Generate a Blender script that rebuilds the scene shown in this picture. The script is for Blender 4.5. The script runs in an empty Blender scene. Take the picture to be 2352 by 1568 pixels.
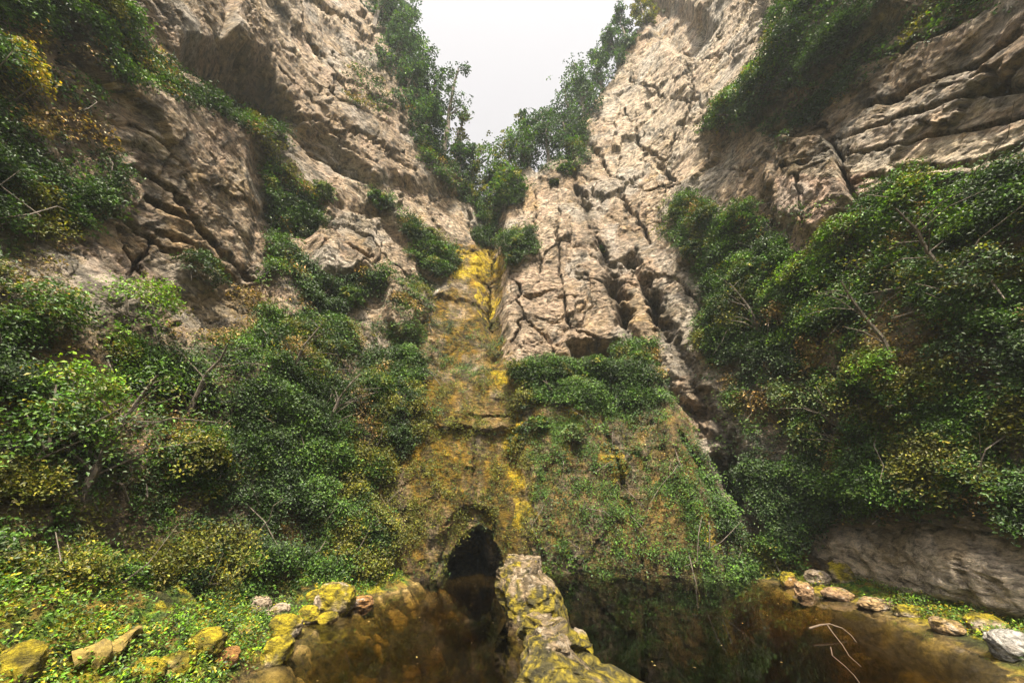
import bpy, math, random
import numpy as np
random.seed(7); RNG = np.random.default_rng(11)
S = bpy.context.scene
C = S.collection
R_ = math.radians

# ------------------------------------------------------------------ camera, sky, sun, exposure
EYE = 1.9; PITCH = 23.0; FD = 849.0; CX, CY = 1176.0, 784.0      # FD: focal length in units of a 2352 px wide picture
cam = bpy.data.objects.new('camera', bpy.data.cameras.new('camera'))
C.objects.link(cam); S.camera = cam
cam.location = (0, 0, EYE); cam.rotation_euler = (R_(90 + PITCH), 0, 0)
cam.data.sensor_width = 36.0; cam.data.lens = FD / 2352 * 36.0
cam.data.clip_start = 0.05; cam.data.clip_end = 2000

SUN_EL, SUN_AZ = 60.0, 178.0         # azimuth from +Y towards +X; high, over the left shoulder
w = bpy.data.worlds.new('World'); S.world = w; w.use_nodes = True
nt = w.node_tree; nt.nodes.clear()
o_ = nt.nodes.new('ShaderNodeOutputWorld'); bg = nt.nodes.new('ShaderNodeBackground')
sky = nt.nodes.new('ShaderNodeTexSky'); sky.sky_type = 'NISHITA'; sky.sun_disc = False
sky.sun_elevation = R_(SUN_EL); sky.sun_rotation = R_(SUN_AZ); sky.dust_density = 6; sky.air_density = 1.0; sky.ozone_density = 1.0
hs = nt.nodes.new('ShaderNodeHueSaturation'); hs.inputs['Saturation'].default_value = 0.12
mx = nt.nodes.new('ShaderNodeMixRGB'); mx.blend_type = 'MULTIPLY'; mx.inputs[0].default_value = 1; mx.inputs[2].default_value = (1.0, .95, .93, 1)
nt.links.new(sky.outputs[0], hs.inputs['Color']); nt.links.new(hs.outputs[0], mx.inputs[1])
nt.links.new(mx.outputs[0], bg.inputs[0]); bg.inputs[1].default_value = 0.115
nt.links.new(bg.outputs[0], o_.inputs[0])
sun = bpy.data.objects.new('sun', bpy.data.lights.new('sun', 'SUN')); C.objects.link(sun)
sun.data.energy = 5.0; sun.data.angle = R_(2); sun.data.color = (1.0, .89, .72)
sun.rotation_euler = (R_(90 - SUN_EL), 0, R_(180 - SUN_AZ))
S.view_settings.view_transform = 'Standard'; S.view_settings.look = 'None'
S.view_settings.exposure = 1.6; S.view_settings.gamma = 1.0
S.cycles.max_bounces = 6; S.cycles.diffuse_bounces = 3; S.cycles.volume_bounces = 0; S.cycles.transparent_max_bounces = 12
S.cycles.caustics_reflective = False; S.cycles.caustics_refractive = False

# ------------------------------------------------------------------ numbers: projection, noise, masks
sp, cp = math.sin(R_(PITCH)), math.cos(R_(PITCH))
def ray(px, py):
    r = px - CX; v = CY - py
    return np.array([r, FD * cp - v * sp, FD * sp + v * cp]) / FD
def azel(px, py):
    d = ray(px, py); return math.degrees(math.atan2(d[0], d[1])), math.degrees(math.atan2(d[2], math.hypot(d[0], d[1])))
def project(P):
    x, y, z = P[..., 0], P[..., 1], P[..., 2] - EYE
    d = y * cp + z * sp; u = -y * sp + z * cp
    ok = d > 0.05; d = np.where(ok, d, 1)
    return np.where(ok, CX + FD * x / d, np.sign(x) * 1e5), np.where(ok, CY - FD * u / d, 500.0)

M32 = np.uint32
def h3(ix, iy, iz, seed):
    h = (ix.astype(np.int64) * 374761393 + iy.astype(np.int64) * 668265263 + iz.astype(np.int64) * 2147483647 + seed * 974634777) & 0xFFFFFFFF
    h = ((h ^ (h >> 13)) * 1274126177) & 0xFFFFFFFF
    h = ((h ^ (h >> 15)) * 2246822519) & 0xFFFFFFFF
    return ((h ^ (h >> 16)) & 0xFFFFFF).astype(np.float32) / np.float32(16777216)
def vn(p, seed=0):
    i = np.floor(p); f = (p - i).astype(np.float32); i = i.astype(np.int64)
    f = f * f * f * (f * (f * 6 - 15) + 10)
    r = 0
    for a in (0, 1):
        for b in (0, 1):
            for c in (0, 1):
                wt = (f[..., 0] if a else 1 - f[..., 0]) * (f[..., 1] if b else 1 - f[..., 1]) * (f[..., 2] if c else 1 - f[..., 2])
                r = r + wt * h3(i[..., 0] + a, i[..., 1] + b, i[..., 2] + c, seed)
    return r * 2 - 1
def fbm(p, oct=4, seed=0, gain=.5):
    s = 0; a = 1; t = 0
    for k in range(oct):
        s = s + a * vn(p * (2.03 ** k) + 17.3 * k, seed + k); t += a; a *= gain
    return s / t
def ridge(p, oct=4, seed=0):
    s = 0; a = 1; t = 0
    for k in range(oct):
        s = s + a * (1 - np.abs(vn(p * (2.07 ** k) + 9.1 * k, seed + k)) * 2); t += a; a *= .52
    return s / t
def worley(p, seed=0):
    i = np.floor(p).astype(np.int64); f = (p - i).astype(np.float32)
    d1 = np.full(p.shape[:-1], 9., np.float32); d2 = d1.copy(); idv = np.zeros_like(d1); sx = np.zeros_like(d1); sz = np.zeros_like(d1)
    for a in (-1, 0, 1):
        for b in (-1, 0, 1):
            for c in (-1, 0, 1):
                X, Y, Z = i[..., 0] + a, i[..., 1] + b, i[..., 2] + c
                j = h3(X, Y, Z, seed)
                k = (j * 7919) % 1; l = (j * 104729) % 1
                dx = a + j - f[..., 0]; dy = b + k - f[..., 1]; dz = c + l - f[..., 2]
                d = dx * dx + dy * dy + dz * dz
                m = d < d1
                d2 = np.where(m, d1, np.minimum(d2, d))
                idv = np.where(m, (j * 31337) % 1, idv); sx = np.where(m, dx + dy, sx); sz = np.where(m, dz, sz)
                d1 = np.where(m, d, d1)
    return np.sqrt(d1), np.sqrt(d2) - np.sqrt(d1), idv, sx, sz
def sm(a, b, x):
    t = np.clip((x - a) / (b - a), 0, 1); return t * t * (3 - 2 * t)
def inpoly(X, Y, poly):
    poly = np.array(poly, float); r = np.zeros(X.shape, bool); n = len(poly)
    x0, y0 = poly.min(0); x1, y1 = poly.max(0)
    sel = (X >= x0) & (X <= x1) & (Y >= y0) & (Y <= y1)
    xs, ys = X[sel], Y[sel]; q = np.zeros(xs.shape, bool)
    for k in range(n):
        (ax, ay), (bx, by) = poly[k], poly[(k + 1) % n]
        if ay == by: continue
        q ^= ((ay > ys) != (by > ys)) & (xs < (bx - ax) * (ys - ay) / (by - ay) + ax)
    r[sel] = q; return r
def linedist(X, Y, pts):
    pts = np.array(pts, float); m = 80.0
    sel = (X > pts[:, 0].min() - m) & (X < pts[:, 0].max() + m) & (Y > pts[:, 1].min() - m) & (Y < pts[:, 1].max() + m)
    xs, ys = X[sel], Y[sel]; d = np.full(xs.shape, 1e3); side = np.zeros(xs.shape)
    for (ax, ay), (bx, by) in zip(pts[:-1], pts[1:]):
        L2 = (bx - ax) ** 2 + (by - ay) ** 2
        t = np.clip(((xs - ax) * (bx - ax) + (ys - ay) * (by - ay)) / L2, 0, 1)
        e = np.hypot(xs - ax - t * (bx - ax), ys - ay - t * (by - ay)); d = np.minimum(d, e)
    r = np.full(X.shape, 1e3); r[sel] = d; return r

# ------------------------------------------------------------------ materials
def new_mat(name):
    m = bpy.data.materials.new(name); m.use_nodes = True; n = m.node_tree; n.nodes.clear()
    out = n.nodes.new('ShaderNodeOutputMaterial'); return m, n, out
def N(n, t, **kw):
    x = n.nodes.new(t)
    for k, v in kw.items():
        if k in x.inputs: x.inputs[k].default_value = v
        else: setattr(x, k, v)
    return x
def rock_mat(name='rock', k=1.0, bump=.11):
    m, n, out = new_mat(name); L = n.links.new
    at = N(n, 'ShaderNodeAttribute', attribute_name='col')
    ge = N(n, 'ShaderNodeNewGeometry')
    mp = N(n, 'ShaderNodeMapping'); mp.inputs['Scale'].default_value = (k, k, 2.2 * k); mp.inputs['Rotation'].default_value = (.12, .16, 0); L(ge.outputs['Position'], mp.inputs['Vector'])
    n1 = N(n, 'ShaderNodeTexNoise', Scale=3.6, Detail=13.0, Roughness=.72, Distortion=.5); n2 = N(n, 'ShaderNodeTexNoise', Scale=26.0, Detail=6.0, Roughness=.75)
    vo = N(n, 'ShaderNodeTexVoronoi', Scale=3.0, feature='DISTANCE_TO_EDGE')
    nn = N(n, 'ShaderNodeTexNoise', Scale=2.0, Detail=4.0, Roughness=.6); L(mp.outputs[0], nn.inputs['Vector'])
    va = N(n, 'ShaderNodeVectorMath', operation='MULTIPLY_ADD'); va.inputs[1].default_value = (1.1, 1.1, 1.1); L(nn.outputs['Color'], va.inputs[0]); L(mp.outputs[0], va.inputs[2]); L(va.outputs[0], vo.inputs['Vector'])
    L(mp.outputs[0], n1.inputs['Vector']); L(mp.outputs[0], n2.inputs['Vector'])
    rv = N(n, 'ShaderNodeMapRange', **{'From Min': 0.0, 'From Max': .055, 'To Min': 0.0, 'To Max': 1.0}); L(vo.outputs['Distance'], rv.inputs[0])
    rvc = N(n, 'ShaderNodeMapRange', **{'From Min': 0.0, 'From Max': 1.0, 'To Min': .8, 'To Max': 1.0}); L(rv.outputs[0], rvc.inputs[0])
    r1 = N(n, 'ShaderNodeMapRange', **{'From Min': .37, 'From Max': .60, 'To Min': .22, 'To Max': 1.5}); L(n1.outputs[0], r1.inputs[0])  # hollows of the bump noise coloured darker, cavity shade painted in
    r2 = N(n, 'ShaderNodeMapRange', **{'From Min': .3, 'From Max': .7, 'To Min': .6, 'To Max': 1.4}); L(n2.outputs[0], r2.inputs[0])
    mu = N(n, 'ShaderNodeMath', operation='MULTIPLY'); L(r1.outputs[0], mu.inputs[0]); L(r2.outputs[0], mu.inputs[1])
    mu2 = N(n, 'ShaderNodeMath', operation='MULTIPLY'); L(mu.outputs[0], mu2.inputs[0]); L(rvc.outputs[0], mu2.inputs[1])
    mi = N(n, 'ShaderNodeVectorMath', operation='SCALE'); L(at.outputs['Color'], mi.inputs[0]); L(mu2.outputs[0], mi.inputs['Scale'])
    ad = N(n, 'ShaderNodeMath', operation='MULTIPLY_ADD'); ad.inputs[1].default_value = .16; L(n2.outputs[0], ad.inputs[0]); L(n1.outputs[0], ad.inputs[2])
    ad2 = N(n, 'ShaderNodeMath', operation='MULTIPLY_ADD'); ad2.inputs[1].default_value = .035; L(rv.outputs[0], ad2.inputs[0]); L(ad.outputs[0], ad2.inputs[2])
    bu = N(n, 'ShaderNodeBump', Strength=1.0, Distance=bump * 3); L(ad2.outputs[0], bu.inputs['Height'])
    p = N(n, 'ShaderNodeBsdfPrincipled', Roughness=.8); p.inputs['Specular IOR Level'].default_value = .3
    L(mi.outputs[0], p.inputs['Base Color']); L(bu.outputs[0], p.inputs['Normal']); L(p.outputs[0], out.inputs[0]); return m
def leaf_mat(name, rough=.55, trans=.25):
    m, n, out = new_mat(name); L = n.links.new
    at = N(n, 'ShaderNodeAttribute', attribute_name='col')
    p = N(n, 'ShaderNodeBsdfPrincipled', Roughness=rough); p.inputs['Specular IOR Level'].default_value = .45
    L(at.outputs['Color'], p.inputs['Base Color'])
    t = N(n, 'ShaderNodeBsdfTranslucent'); g = N(n, 'ShaderNodeMixRGB', blend_type='MULTIPLY'); g.inputs[0].default_value = 1; g.inputs[2].default_value = (1.2, 1.25, .5, 1)
    L(at.outputs['Color'], g.inputs[1]); L(g.outputs[0], t.inputs[0])
    ms = N(n, 'ShaderNodeMixShader'); ms.inputs[0].default_value = trans
    L(p.outputs[0], ms.inputs[1]); L(t.outputs[0], ms.inputs[2]); L(ms.outputs[0], out.inputs[0]); return m
def bark_mat(name, a, b, sc=14):
    m, n, out = new_mat(name); L = n.links.new
    ge = N(n, 'ShaderNodeTexCoord'); n1 = N(n, 'ShaderNodeTexNoise', Scale=sc, Detail=6.0, Roughness=.7); L(ge.outputs['Object'], n1.inputs['Vector'])
    cr = N(n, 'ShaderNodeValToRGB'); cr.color_ramp.elements[0].position = .35; cr.color_ramp.elements[1].position = .65
    cr.color_ramp.elements[0].color = (*a, 1); cr.color_ramp.elements[1].color = (*b, 1); L(n1.outputs[0], cr.inputs[0])
    bu = N(n, 'ShaderNodeBump', Strength=.7, Distance=.03); L(n1.outputs[0], bu.inputs['Height'])
    p = N(n, 'ShaderNodeBsdfPrincipled', Roughness=.85); L(cr.outputs[0], p.inputs['Base Color']); L(bu.outputs[0], p.inputs['Normal']); L(p.outputs[0], out.inputs[0]); return m
def water_mat():
    m, n, out = new_mat('water'); L = n.links.new
    ge = N(n, 'ShaderNodeNewGeometry'); n1 = N(n, 'ShaderNodeTexNoise', Scale=2.2, Detail=3.0, Roughness=.5); L(ge.outputs['Position'], n1.inputs['Vector'])
    bu = N(n, 'ShaderNodeBump', Strength=.04, Distance=.03); L(n1.outputs[0], bu.inputs['Height'])
    fr = N(n, 'ShaderNodeFresnel', IOR=1.33); L(bu.outputs[0], fr.inputs['Normal'])
    tr = N(n, 'ShaderNodeBsdfTransparent'); gl = N(n, 'ShaderNodeBsdfGlossy', Roughness=.03); L(bu.outputs[0], gl.inputs['Normal'])
    ms = N(n, 'ShaderNodeMixShader'); L(fr.outputs[0], ms.inputs[0]); L(tr.outputs[0], ms.inputs[1]); L(gl.outputs[0], ms.inputs[2]); L(ms.outputs[0], out.inputs[0])
    va = N(n, 'ShaderNodeVolumeAbsorption', Density=1.6); va.inputs['Color'].default_value = (.59, .50, .13, 1); L(va.outputs[0], out.inputs['Volume']); return m
MR = rock_mat(); MG = rock_mat('ground_cover', 2.0, .06); MS = rock_mat('stone', 3.2, .045); ML = leaf_mat('leaf'); MLF = leaf_mat('far_leaf', .6, .35); MM = leaf_mat('moss_leaf', .8, .2)
MB = bark_mat('bark', (.05, .04, .03), (.16, .13, .10)); MBP = bark_mat('pale_wood', (.05, .035, .02), (.17, .12, .08), 40); MW = water_mat()

# ------------------------------------------------------------------ mesh and tagging helpers
def mesh_obj(name, V, Q, mat, col=None, parent=None, smooth=False, tri=False):
    V = np.ascontiguousarray(V, np.float32); Q = np.ascontiguousarray(Q, np.int32); k = 3 if tri else 4
    me = bpy.data.meshes.new(name); me.vertices.add(len(V)); me.vertices.foreach_set('co', V.ravel())
    me.loops.add(Q.size); me.loops.foreach_set('vertex_index', Q.ravel())
    me.polygons.add(len(Q)); me.polygons.foreach_set('loop_start', np.arange(0, Q.size, k, dtype=np.int32))
    me.update(calc_edges=True)
    me.polygons.foreach_set('use_smooth', np.full(len(Q), bool(smooth)))
    if col is not None:
        a = me.color_attributes.new('col', 'FLOAT_COLOR', 'POINT')
        a.data.foreach_set('color', np.concatenate([col, np.ones((len(col), 1))], 1).astype(np.float32).ravel())
    me.materials.append(mat); o = bpy.data.objects.new(name, me); C.objects.link(o)
    if parent: o.parent = parent; o.matrix_parent_inverse.identity()
    return o
def tag(o, label=None, cat=None, group=None, kind=None):
    if label: o['label'] = label
    if cat: o['category'] = cat
    if group: o['group'] = group
    if kind: o['kind'] = kind
    return o
def empty(name, loc):
    o = bpy.data.objects.new(name, None); C.objects.link(o); o.location = [float(v) for v in loc]; o.empty_display_size = .2; return o

# ------------------------------------------------------------------ the gorge wall: distance from the pool's head, by bearing and height
AZK = [-115, -80, -65, -55, -45, -38, -28, -20, -12, -5, 0, 8, 16, 24, 30, 38, 46, 55, 65, 80, 115]
ZK = [-1.2, 2, 7, 14, 25, 42]
RK = [[6.5, 5.4, 5.2, 5.2, 5.7, 7.2, 9.1, 10.1, 11.2, 12.1, 12.3, 12.4, 12.5, 12.4, 13.0, 12.9, 10.5, 9.4, 8.9, 8.6, 8.8],
      [7.6, 7, 6.8, 7.1, 7.9, 9.0, 10.3, 11.2, 12, 12.6, 12.8, 12.9, 13.1, 13.0, 13.4, 13.1, 11.0, 9.9, 9.3, 9.0, 9.4],
      [9.5, 9, 9.5, 10.5, 11.8, 12.5, 13, 13.6, 14, 14.2, 14.5, 15.0, 15.2, 14.8, 14.2, 13.2, 11.9, 10.9, 10.3, 10.2, 10.6],
      [11, 10.5, 11, 12.2, 13.5, 14.5, 15.2, 15.8, 16.5, 17.2, 16.6, 16.2, 16.5, 16.8, 16, 14.6, 13.4, 12.3, 11.5, 11.3, 12],
      [13.5, 13, 14, 15, 16.5, 17, 17.5, 18, 19.5, 21, 20, 19, 19, 19.5, 19, 17.5, 16.5, 15, 14, 13.5, 15],
      [17, 17, 18, 19, 20, 20.5, 21, 22, 24, 27, 25, 23, 22, 22, 22, 21, 20, 19, 18, 17, 19]]
RIMA = [-115, -80, -68, -45, -30, -21.3, -15.7, -11, -7.6, -3, 1.5, 5.9, 14.9, 22.8, 34.3, 46, 68, 80, 115]
RIME = [46, 50, 60, 67, 61.5, 54.5, 50, 46.5, 43.5, 44, 46.5, 47.6, 52.3, 56.5, 61.5, 67, 60, 50, 44]
NA, NE, NP = 1500, 1000, 10
az = np.linspace(-115, 115, NA)
fine = np.linspace(-115, 115, 921)
def smooth1(y, s):
    k = np.exp(-.5 * (np.arange(-30, 31) / s) ** 2); k /= k.sum(); return np.convolve(np.pad(y, 30, 'edge'), k, 'valid')
RT = np.stack([np.interp(az, fine, smooth1(np.interp(fine, AZK, r), 8)) for r in RK])      # 6 x NA
rim = np.interp(az, fine, smooth1(np.interp(fine, RIMA, RIME), 3)) + vn(np.stack([az * .35, az * 0, az * 0], -1), 3) * 1.2
ZD = np.linspace(-1.2, 60, 600)
EL = np.zeros((NE, NA)); RR = np.zeros((NE, NA)); ZZ = np.zeros((NE, NA))
for j in range(NA):
    r = np.interp(ZD, ZK, RT[:, j]) ; r = smooth1(r, 9)
    r = r + np.where(ZD > 42, (ZD - 42) * .25, 0)
    e = np.degrees(np.arctan2(ZD - EYE, r)); e = np.maximum.accumulate(e)
    EL[:, j] = np.linspace(e[0], rim[j], NE)
    ZZ[:, j] = np.interp(EL[:, j], e, ZD); RR[:, j] = np.interp(ZZ[:, j], ZD, r)
SA, CA = np.sin(np.radians(az))[None], np.cos(np.radians(az))[None]
def pos(R, Z): return np.stack([R * SA, R * CA, Z], -1)
P0 = pos(RR, ZZ)
PX, PY = project(P0)
wa = fbm(P0 * .9, 3, 40) * 26; wb = fbm(P0 * .9, 3, 50) * 26
WX, WY = PX + wa, PY + wb                       # picture coordinates with a ragged edge
w2 = fbm(P0 * 3.1, 3, 60) * 9; w3 = fbm(P0 * 3.1, 3, 70) * 9
FX, FY = WX + w2, WY + w3

# -- where the relief steps in and out (metres, away from the eye +)
D = np.zeros_like(RR)
def step(poly, depth, soft=18, ww=.5):
    global D
    m = inpoly(PX + wa * ww + w2 * .6, PY + wb * ww + w3 * .6, poly).astype(np.float32)
    if soft:
        k = max(1, int(soft * .42)); ker = np.ones(2 * k + 1) / (2 * k + 1)
        for ax in (0, 1):
            cs = np.cumsum(np.pad(m, [(k + 1, k) if a == ax else (0, 0) for a in (0, 1)], 'edge'), axis=ax)
            m = (np.take(cs, range(2 * k + 1, cs.shape[ax]), ax) - np.take(cs, range(0, cs.shape[ax] - 2 * k - 1), ax)) / (2 * k + 1)
    D = D + m * depth
CW = .55 + .75 * sm(-.4, .5, fbm(P0 * 1.7, 3, 61)); CM = .25 + .9 * sm(-.35, .35, fbm(P0 * 1.1, 3, 62))
def crack(pts, wd, depth, wob=1.0):
    global D
    d = linedist(PX + wa * wob * .6 + w2 * .8, PY + wb * wob * .6 + w3 * .8, pts)
    D = D + depth * np.exp(-(d / (wd * CW)) ** 2) * CM
# hollow under the upper left overhang
step([(420, 90), (520, 115), (600, 160), (665, 260), (640, 290), (560, 262), (480, 215), (420, 150)], 1.8, 14)
step([(540, 0), (930, 0), (985, 250), (1060, 440), (860, 420), (700, 300), (620, 190), (520, 90)], -.9, 10)
# left buttress, its right edge and the gully
step([(230, 150), (420, 250), (600, 330), (600, 540), (565, 640), (400, 700), (200, 740), (130, 640), (230, 420)], -.45, 40)
step([(590, 300), (680, 420), (740, 460), (900, 500), (1000, 640), (960, 700), (880, 640), (700, 520), (640, 560), (590, 500)], .9, 26)
step([(740, 470), (860, 500), (960, 590), (985, 700), (930, 790), (890, 740), (870, 640), (740, 640), (720, 540)], -.9, 10)
step([(575, 650), (640, 620), (700, 640), (705, 740), (640, 745), (590, 700)], -.5, 8)
# chimney at the head of the gorge
step([(1090, 430), (1150, 420), (1150, 560), (1150, 840), (1130, 840), (1105, 600)], 1.0, 18)
step([(1150, 400), (1330, 380), (1370, 520), (1440, 760), (1440, 830), (1160, 850), (1150, 600)], -.5, 10)
# ledge with bushes and the dark slot on it
step([(1310, 800), (1420, 790), (1425, 850), (1320, 850)], 1.6, 8)
step([(1170, 850), (1520, 850), (1680, 1330), (1240, 1330), (1190, 1000)], -.7, 16)
step([(960, 850), (1180, 850), (1210, 1000), (870, 990), (900, 930)], -.35, 14)
step([(880, 985), (1190, 985), (1240, 1330), (860, 1330), (870, 1100)], -.35, 6)
# diagonal cleft between back wall and right wall, and the buttress beyond it
crack([(1285, 330), (1330, 440), (1375, 560), (1405, 640), (1450, 760)], 13, 1.1)
crack([(1450, 600), (1500, 700), (1560, 800), (1600, 900), (1680, 1040), (1730, 1130)], 17, 1.6)
crack([(1400, 640), (1440, 740), (1530, 860), (1600, 960), (1660, 1080), (1700, 1170)], 13, 1.1)
crack([(1660, 1050), (1700, 1150), (1740, 1230)], 20, 1.2)
step([(1480, 0), (1560, 0), (1640, 60), (1600, 120), (1540, 110), (1500, 60)], .9, 10)
# large right wall overhangs and strata
step([(1600, 300), (1700, 200), (1790, 130), (1830, 0), (2080, 0), (1960, 90), (1890, 190), (1780, 230), (1740, 295)], -.7, 14)
step([(1780, 290), (1960, 60), (2352, -40), (2352, 120), (2000, 260), (1880, 330)], .25, 30)
step([(1800, 330), (1890, 330), (1950, 400), (1990, 480), (1900, 560), (1780, 500), (1760, 420)], -.6, 8)
step([(1860, 1230), (2200, 1240), (2400, 1330), (2400, 1430), (2150, 1380), (1950, 1330)], -.5, 24)
# cracks read off the rock faces
CRACKS = [
    ([(560, 130), (640, 250), (760, 330), (870, 400)], 7, .6), ([(640, 180), (740, 290), (850, 345), (960, 410)], 6, .5),
    ([(700, 120), (780, 220), (880, 290), (960, 340)], 6, .5), ([(600, 230), (700, 330), (800, 400), (860, 430)], 7, .6),
    ([(820, 60), (860, 150), (930, 240)], 7, .5), ([(680, 0), (730, 60), (800, 90), (820, 140)], 8, .6), ([(700, 180), (770, 250), (900, 330)], 4, .4),
    ([(330, 480), (420, 520), (520, 600), (590, 650)], 7, .8), ([(450, 590), (510, 630), (560, 660)], 8, .9), ([(300, 420), (380, 460), (430, 520)], 6, .5),
    ([(260, 540), (300, 590), (340, 640)], 5, .5), ([(300, 640), (330, 600), (350, 560)], 5, .5), ([(240, 500), (330, 560), (400, 600)], 6, .5), ([(460, 380), (530, 450), (590, 500)], 4, .3),
    ([(360, 550), (420, 575), (480, 600)], 5, .5), ([(280, 300), (330, 340), (400, 400)], 5, .4),
    ([(770, 540), (800, 580), (850, 590)], 6, .7), ([(740, 500), (830, 540), (900, 600), (960, 640)], 4, .4), ([(880, 650), (930, 700), (980, 720)], 5, .5),
    ([(1130, 470), (1125, 560), (1128, 640), (1130, 740)], 5, .8), ([(1040, 420), (1080, 500), (1100, 560)], 5, .5),
    ([(1165, 640), (1190, 690), (1205, 740), (1255, 800), (1270, 830)], 5, .6), ([(1205, 740), (1180, 790), (1165, 830)], 4, .4),
    ([(1300, 690), (1302, 740), (1310, 770), (1370, 790), (1400, 800)], 5, .6), ([(1280, 500), (1285, 600), (1300, 690)], 3, .3), ([(1230, 450), (1235, 560), (1240, 640)], 3, .3),
    ([(1205, 690), (1260, 680), (1330, 700)], 4, .4), ([(1330, 650), (1400, 665)], 3, .4), ([(1350, 320), (1420, 420), (1440, 480), (1500, 560)], 6, .6), ([(1430, 250), (1480, 340), (1560, 420)], 6, .6),
    ([(1560, 100), (1600, 200), (1560, 300), (1520, 380)], 5, .5), ([(1400, 400), (1480, 440), (1580, 430)], 4, .5), ([(1600, 150), (1700, 120), (1760, 60)], 5, .5), ([(1450, 180), (1530, 220), (1620, 240)], 4, .4),
    ([(1500, 640), (1510, 720), (1500, 780)], 5, .5), ([(1560, 640), (1600, 700), (1590, 780)], 6, .7), ([(1900, 330), (1940, 380), (1990, 470)], 8, .8), ([(1840, 420), (1830, 480), (1880, 550)], 5, .6),
    ([(1960, 420), (2100, 380), (2230, 370), (2352, 330)], 6, .6), ([(1900, 330), (2050, 270), (2200, 230), (2352, 190)], 7, .6), ([(1950, 360), (2100, 320), (2352, 260)], 5, .5), ([(1960, 150), (2100, 90), (2280, 20)], 9, .8),
    ([(1970, 240), (2100, 200), (2250, 150), (2352, 90)], 8, .7), ([(1800, 400), (1860, 390), (1900, 360)], 5, .4), ([(1060, 960), (1130, 962), (1190, 966)], 5, .4), ([(895, 985), (1000, 990), (1040, 984)], 6, .5),
    ([(1095, 990), (1092, 1080), (1096, 1180)], 7, .5), ([(1400, 850), (1395, 1000), (1440, 1160), (1480, 1300)], 8, .5), ([(1520, 880), (1560, 1000), (1640, 1150)], 7, .5)]
for pts, wd, dp in CRACKS: crack(pts, wd * .66, dp * 1.1)
# the cave mouth at the waterline
cx_ = sm(0, 1, 0 * PX)
cave_poly = [(1018, 1335), (1026, 1278), (1050, 1235), (1080, 1212), (1112, 1206), (1136, 1228), (1148, 1270), (1158, 1335)]
cm = inpoly(PX + w2 * 1.3 + wa * .25, PY + w3 * 1.2 + wb * .25, cave_poly)
D = D + np.where(cm, 3.2 - 2.3 * sm(1095, 1125, PX + w2 * 2) + .6 * fbm(P0 * 3, 3, 64), 0)
step([(1000, 1340), (1005, 1240), (1040, 1190), (1080, 1170), (1130, 1175), (1160, 1220), (1175, 1340)], .35, 14)
P1 = pos(RR + D, ZZ)

def normals(P):
    a = np.gradient(P, axis=1); b = np.gradient(P, axis=0); n = np.cross(a, b)
    n /= np.linalg.norm(n, axis=-1, keepdims=True) + 1e-9; return -n if n[NE // 2, NA // 2, 1] > 0 else n
NB = normals(P0)
# -- rock texture in the true sense: blocks, beds and flutes
q = P0 + .75 * np.stack([fbm(P0 * .9, 4, 80), fbm(P0 * .9, 4, 84), fbm(P0 * .9, 4, 88)], -1)
s_ = np.abs(az)[None] * np.ones_like(RR)
nw = lambda p: np.stack([fbm(p * .7, 2, 801), fbm(p * .7, 2, 805), fbm(p * .7, 2, 809)], -1)
backw = (1 - sm(24, 36, s_))                                # 1 on the back wall, 0 on the sides
f1, g1, i1, sx1, sz1 = worley(q * np.array([.42, .42, .30]), 5)
f2, g2, i2, sx2, sz2 = worley(q * np.array([1.5, 1.5, 2.4]), 6)
f3, g3, i3, sx3, sz3 = worley(q * np.array([3.6, 3.6, 6.0]), 7)
crk = lambda g, wd: np.exp(-(g / wd) ** 2)
fr_ = lambda v, k: (v * k) % 1 - .5
slab = inpoly(PX, PY, [(1840, 1215), (2100, 1200), (2500, 1250), (2500, 1480), (2100, 1400), (1900, 1330)])
pat = sm(-.25, .25, fbm(q * .6, 2, 77)); pat2 = sm(-.1, .3, fbm(q * .45 + 5, 3, 78))
h = (i1 - .5) * .20 + sx1 * fr_(i1, 7.3) * .42 + sz1 * fr_(i1, 13.7) * .26 + ((i2 - .5) * .07 + sx2 * fr_(i2, 5.1) * .18 + sz2 * fr_(i2, 9.7) * .14) * (.4 + .6 * pat2) + ((i3 - .5) * .03 + sx3 * fr_(i3, 5.1) * .08 + sz3 * fr_(i3, 9.7) * .08) * pat
h = h - .20 * crk(g1, .022) * pat2 - .05 * crk(g2, .04) * pat * pat2
bed = ridge(q * np.array([.4, .4, 2.6]) + .3 * nw(q), 5, 21)           # beds
flu = ridge(q * np.array([2.1, 2.1, .35]), 5, 31)           # vertical flutes and runnels
scl = ridge(q * np.array([2.4, 2.4, 7.0]) + .5 * nw(q * 2.), 4, 35)            # small scales and ledges
h = h + .05 * bed * (1 - .6 * backw) + .04 * flu * (.3 + .7 * backw) + .03 * scl * (.4 + .6 * pat)
h = h + .45 * fbm(q * .28, 3, 91) + .05 * fbm(q * 1.1, 3, 92) + .03 * ridge(q * 4.5, 4, 95) + .02 * fbm(q * 14, 3, 97)
h = np.where(slab, h * .45, h)
PX0, PY0 = PX, PY; PX, PY = project(P1 + NB * h[..., None]); WX, WY = PX + wa, PY + wb; FX, FY = WX + w2, WY + w3

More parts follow.
